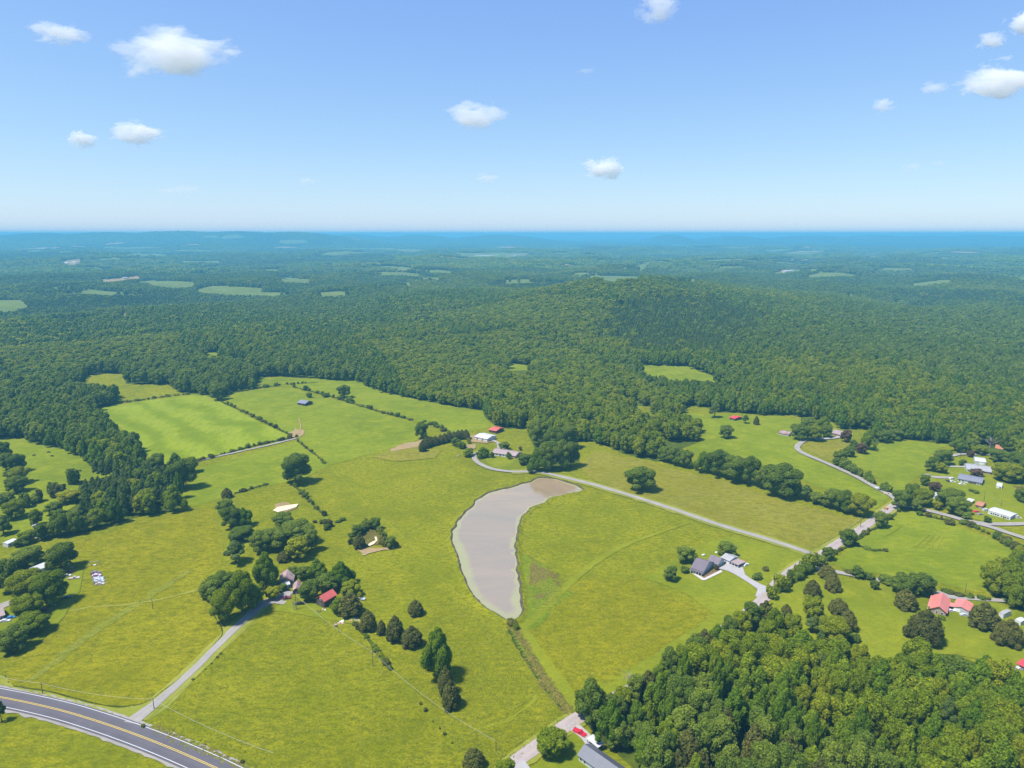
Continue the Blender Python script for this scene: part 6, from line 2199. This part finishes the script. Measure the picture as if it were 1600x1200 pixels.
# ================================================================ cattle
def cow(px, py, head, label):
    p = gp(px, py)
    V = [(-.75, 0, 1.15), (-.2, 0, 1.12), (.45, 0, 1.12), (.85, 0, 1.2), (1.2, 0, 1.0), (1.5, 0, .72),
         (-.75, .24, .75), (-.82, .24, .42), (-.76, .24, .02), (-.75, -.24, .75), (-.70, -.24, .42), (-.64, -.24, .02),
         (.55, .22, .7), (.60, .22, .36), (.56, .22, .02), (.55, -.22, .7), (.52, -.22, .36), (.48, -.22, .02), (-.98, 0, 1.1), (-1.02, 0, .6)]
    Rr = [.36, .40, .38, .27, .17, .10, .17, .09, .06, .17, .09, .06, .14, .08, .06, .14, .08, .06, .05, .03]
    E = [(0, 1), (1, 2), (2, 3), (3, 4), (4, 5), (0, 6), (6, 7), (7, 8), (0, 9), (9, 10), (10, 11), (2, 12), (12, 13), (13, 14), (2, 15), (15, 16), (16, 17), (0, 18), (18, 19)]
    me = bpy.data.meshes.new('cow')
    me.from_pydata(V, E, [])
    me.materials.append(COWM)
    o = link('cow', me)
    o.location = p
    o.rotation_euler = (0, 0, R(head))
    s = o.modifiers.new('skin', 'SKIN')
    for i, sv in enumerate(me.skin_vertices[0].data):
        sv.radius = (Rr[i], Rr[i])
        sv.use_root = i == 0
    o.modifiers.new('smooth', 'SUBSURF').levels = 1
    o.scale = (1.1, 1.1, 1.1)
    tag(o, label, 'cow', 'cattle in the left field')


COWM = simple('black_hide', (0.018, 0.015, 0.013), .7)
for px, py, hd, lab in ((76, 708, 10, 'black cow grazing nearest the dark wood edge'), (82, 714, 190, 'black cow just below the one nearest the wood'), (30, 713, 160, 'black cow at the left of the small herd'), (53, 713, 20, 'black cow between the left one and the pair'),
                        (125, 737, 5, 'black cow standing low in the field by the pale patch'), (118, 700, 200, 'black cow in the shade of the wood edge')):
    cow(px, py, hd, lab)

# ================================================================ tufts and weeds that break up the near pastures
def tuft_mesh(name, seed, mat, n=3):
    r = np.random.default_rng(seed)
    bv, bf = ICO[0]
    V, F = [], []
    for i in range(n):
        c = np.array([r.uniform(-.5, .5), r.uniform(-.5, .5), 0])
        s = r.uniform(.3, .6)
        k = sum(len(v) for v in V)
        V.append(c + bv * (1 + r.normal(0, .2, (len(bv), 1))) * np.array([s, s, s * .8]))
        F += (bf + k).tolist()
    return mesh_from(name, np.vstack(V).tolist(), F, [mat])


M['tuft'] = leaf_mat('grass_tufts', (0.10, 0.13, 0.012), (0.13, 0.16, 0.014), (0.18, 0.20, 0.02), .2)
M['tuft_brown'] = leaf_mat('brown_weeds', (0.10, 0.085, 0.03), (0.14, 0.12, 0.04), (0.17, 0.16, 0.035), .2)
tuft_kinds = [proto('tuft', tuft_mesh('grass_tuft', i, M['tuft'])) for i in range(3)]
tuft_brown = [proto('tuft_brown', tuft_mesh('weed_tuft', 9 + i, M['tuft_brown'])) for i in range(2)]
rt = np.random.default_rng(77)


def tufts(name, polys, n, kinds, s0, s1, label=None, cluster=.0, line=None, width=1.0):
    if line is not None:
        W = ground([p[0] for p in line], [p[1] for p in line])
        pts = smooth_line(W, 1.0)
        k = rt.integers(0, len(pts), n)
        x = pts[k, 0] + rt.normal(0, width, n)
        y = pts[k, 1] + rt.normal(0, width, n)
    else:
        xs, ys = [], []
        for poly in polys:
            W = ground([p[0] for p in poly], [p[1] for p in poly])
            wp = [(a, b) for a, b, _ in W]
            A = np.array(wp)
            m = int(n / len(polys))
            x = rt.uniform(A[:, 0].min(), A[:, 0].max(), m * 3)
            y = rt.uniform(A[:, 1].min(), A[:, 1].max(), m * 3)
            ok = in_poly(x, y, wp)
            if cluster:
                ok &= (np.sin(x * .11 + 1) + np.sin(y * .13 + x * .05) + .7 * np.sin(x * .31 - y * .27) + rt.normal(0, .5, len(x))) > cluster
            xs.append(x[ok][:m])
            ys.append(y[ok][:m])
        x, y = np.concatenate(xs), np.concatenate(ys)
    z = H(x, y) + .2
    s = rt.uniform(s0, s1, len(x))
    scatter(name, np.stack([x, y, z], 1), np.array(kinds)[rt.integers(0, len(kinds), len(x))], np.stack([s, s, s * rt.uniform(.5, .9, len(x))], 1), rt.uniform(0, 6.28, len(x)))


tufts('grass_tufts', [SUBS[1][1], SUBS[2][1]], 9000, tuft_kinds, .25, .7)
tufts('pasture_tufts', [SUBS[0][1], SUBS[3][1]], 5000, tuft_kinds, .25, .65)
WEED = [(824, 866), (840, 876), (858, 888), (876, 900), (886, 914), (880, 930), (855, 944), (834, 952), (824, 925), (820, 895)]
tufts('weed_stalks', [WEED], 900, tuft_brown + tuft_kinds[:1], .4, .9)
tufts('weed_thicket', [[(828, 880), (845, 886), (866, 900), (874, 914), (858, 932), (838, 938), (828, 912)]], 1500, tuft_brown, .45, 1.05, cluster=.35)
tufts('pond_edge_grass', None, 2600, tuft_kinds + tuft_brown, .5, 1.0, line=[(p[0], p[1]) for p in POND] + [POND[0]], width=.55)
tufts('ditch_grass', None, 1500, tuft_kinds + tuft_brown + tuft_brown, .5, 1.2, line=[(799, 972), (812, 998), (835, 1040), (862, 1082), (890, 1112)], width=1.1)
tufts('bank_weeds', None, 900, tuft_kinds + tuft_brown, .5, 1.1, line=[(236, 1136), (300, 1166), (370, 1196), (430, 1222)], width=.9)
tufts('roadside_grass', None, 700, tuft_kinds, .5, 1.0, line=[(800, 1183), (835, 1160), (880, 1125)], width=.7)

# ================================================================ air
m, nt, out = new_mat('haze_air')
pv = N(nt, 'ShaderNodeVolumePrincipled')
pv.inputs['Color'].default_value = (0.18, 0.58, 0.85, 1)
pv.inputs['Density'].default_value = 0.00015
pv.inputs['Anisotropy'].default_value = 0.0
nt.links.new(pv.outputs[0], out.inputs['Volume'])
hz = MB().box(-48000, 48000, -1500, 60000 + 3000, -60, 206)
hzo = hz.build('haze', m)
hzo['kind'] = 'stuff'


# ================================================================ clouds
def cloud_mat(name, dens, seed, soft=1.0):
    m, nt, out = new_mat(name)
    tc = N(nt, 'ShaderNodeTexCoord')
    mp = N(nt, 'ShaderNodeMapping')
    mp.inputs['Location'].default_value = (seed * 3.1, seed * 1.7, seed)
    nt.links.new(tc.outputs['Object'], mp.inputs[0])
    n = noise(nt, mp.outputs[0], 1.5, 6, .62, .25)
    ln = N(nt, 'ShaderNodeVectorMath', operation='LENGTH')
    nt.links.new(tc.outputs['Object'], ln.inputs[0])
    # falls off from the middle, eaten away by noise, flat underneath
    a = N(nt, 'ShaderNodeMath', operation='MULTIPLY')
    a.inputs[1].default_value = -1.15
    nt.links.new(ln.outputs['Value'], a.inputs[0])
    b = N(nt, 'ShaderNodeMath', operation='MULTIPLY_ADD')
    b.inputs[1].default_value = 2.6
    nt.links.new(n, b.inputs[0])
    nt.links.new(a.outputs[0], b.inputs[2])
    c = N(nt, 'ShaderNodeMapRange')
    c.inputs[1].default_value = 0.52
    c.inputs[2].default_value = 0.52 + .20 * soft
    c.inputs[3].default_value = 0
    c.inputs[4].default_value = dens
    nt.links.new(b.outputs[0], c.inputs[0])
    v = N(nt, 'ShaderNodeVolumePrincipled')
    v.inputs['Color'].default_value = (.99, .985, .98, 1)
    v.inputs['Anisotropy'].default_value = 0.0
    nt.links.new(c.outputs[0], v.inputs['Density'])
    nt.links.new(v.outputs[0], out.inputs['Volume'])
    return m


CLOUDS = [(91, 52, 100, 34, .8, 'white wedge shaped cloud at the upper left corner'), (278, 82, 215, 72, 1.5, 'largest puffy white cloud of the upper left'), (127, 217, 52, 28, 1.0, 'small rounded cloud left of the flat based one'),
          (216, 209, 96, 36, 1.3, 'white dome shaped cloud with a flat base at the left'), (280, 296, 85, 15, .25, 'faint low streak of cloud at the left'), (480, 283, 40, 14, .2, 'faint tiny cloud left of the middle'),
          (746, 182, 105, 42, 1.0, 'white cloud at the middle of the sky'), (940, 264, 76, 34, 1.3, 'bright peaked cloud right of the middle low in the sky'), (762, 279, 50, 16, .4, 'small faint cloud under the middle one'),
          (1030, 10, 85, 46, .6, 'wispy cloud cut by the top edge'), (1550, 64, 54, 28, .8, 'small cloud under the one at the upper right edge'), (1602, 36, 72, 42, 1.2, 'cloud cut by the right edge near the top'),
          (1562, 127, 136, 56, 1.6, 'largest cloud at the right edge'), (1380, 165, 46, 24, .5, 'small pale cloud farthest left of the right hand group'), (1460, 137, 54, 20, .4, 'thin curved cloud beside the large right one'),
          (1424, 261, 32, 14, .25, 'faint tiny cloud low at the right'), (1467, 255, 20, 10, .2, 'faintest tiny cloud low at the right'), (915, 111, 44, 8, .15, 'thin wisp of cloud high at the middle')]
bv, bf = ICO[2]
for i, (cx, cy, w, h, d, lab) in enumerate(CLOUDS):
    dx, dy, dz = (float(v) for v in rays(cx, cy))
    el = math.atan2(dz, math.hypot(dx, dy))
    Dh = min(max(1600 / math.tan(el), 4500), 24000)
    t = Dh / math.hypot(dx, dy)
    P0 = Vector((dx * t, dy * t, CAM_H + dz * t))
    dep = P0.y * CP - (P0.z - CAM_H) * SP
    s = dep / F_PX
    rx, rz = w / 2 * s * 1.04, h / 2 * s * 1.2
    me = mesh_from('cloud', (bv * 1.25).tolist(), bf.tolist(), [cloud_mat('cloud_vapour', d * 2.3 / rx * 1.0, i + 1.3)])
    o = link('cloud', me)
    o.location = P0
    o.scale = (rx, rx * .55, rz)
    tag(o, lab, 'cloud')
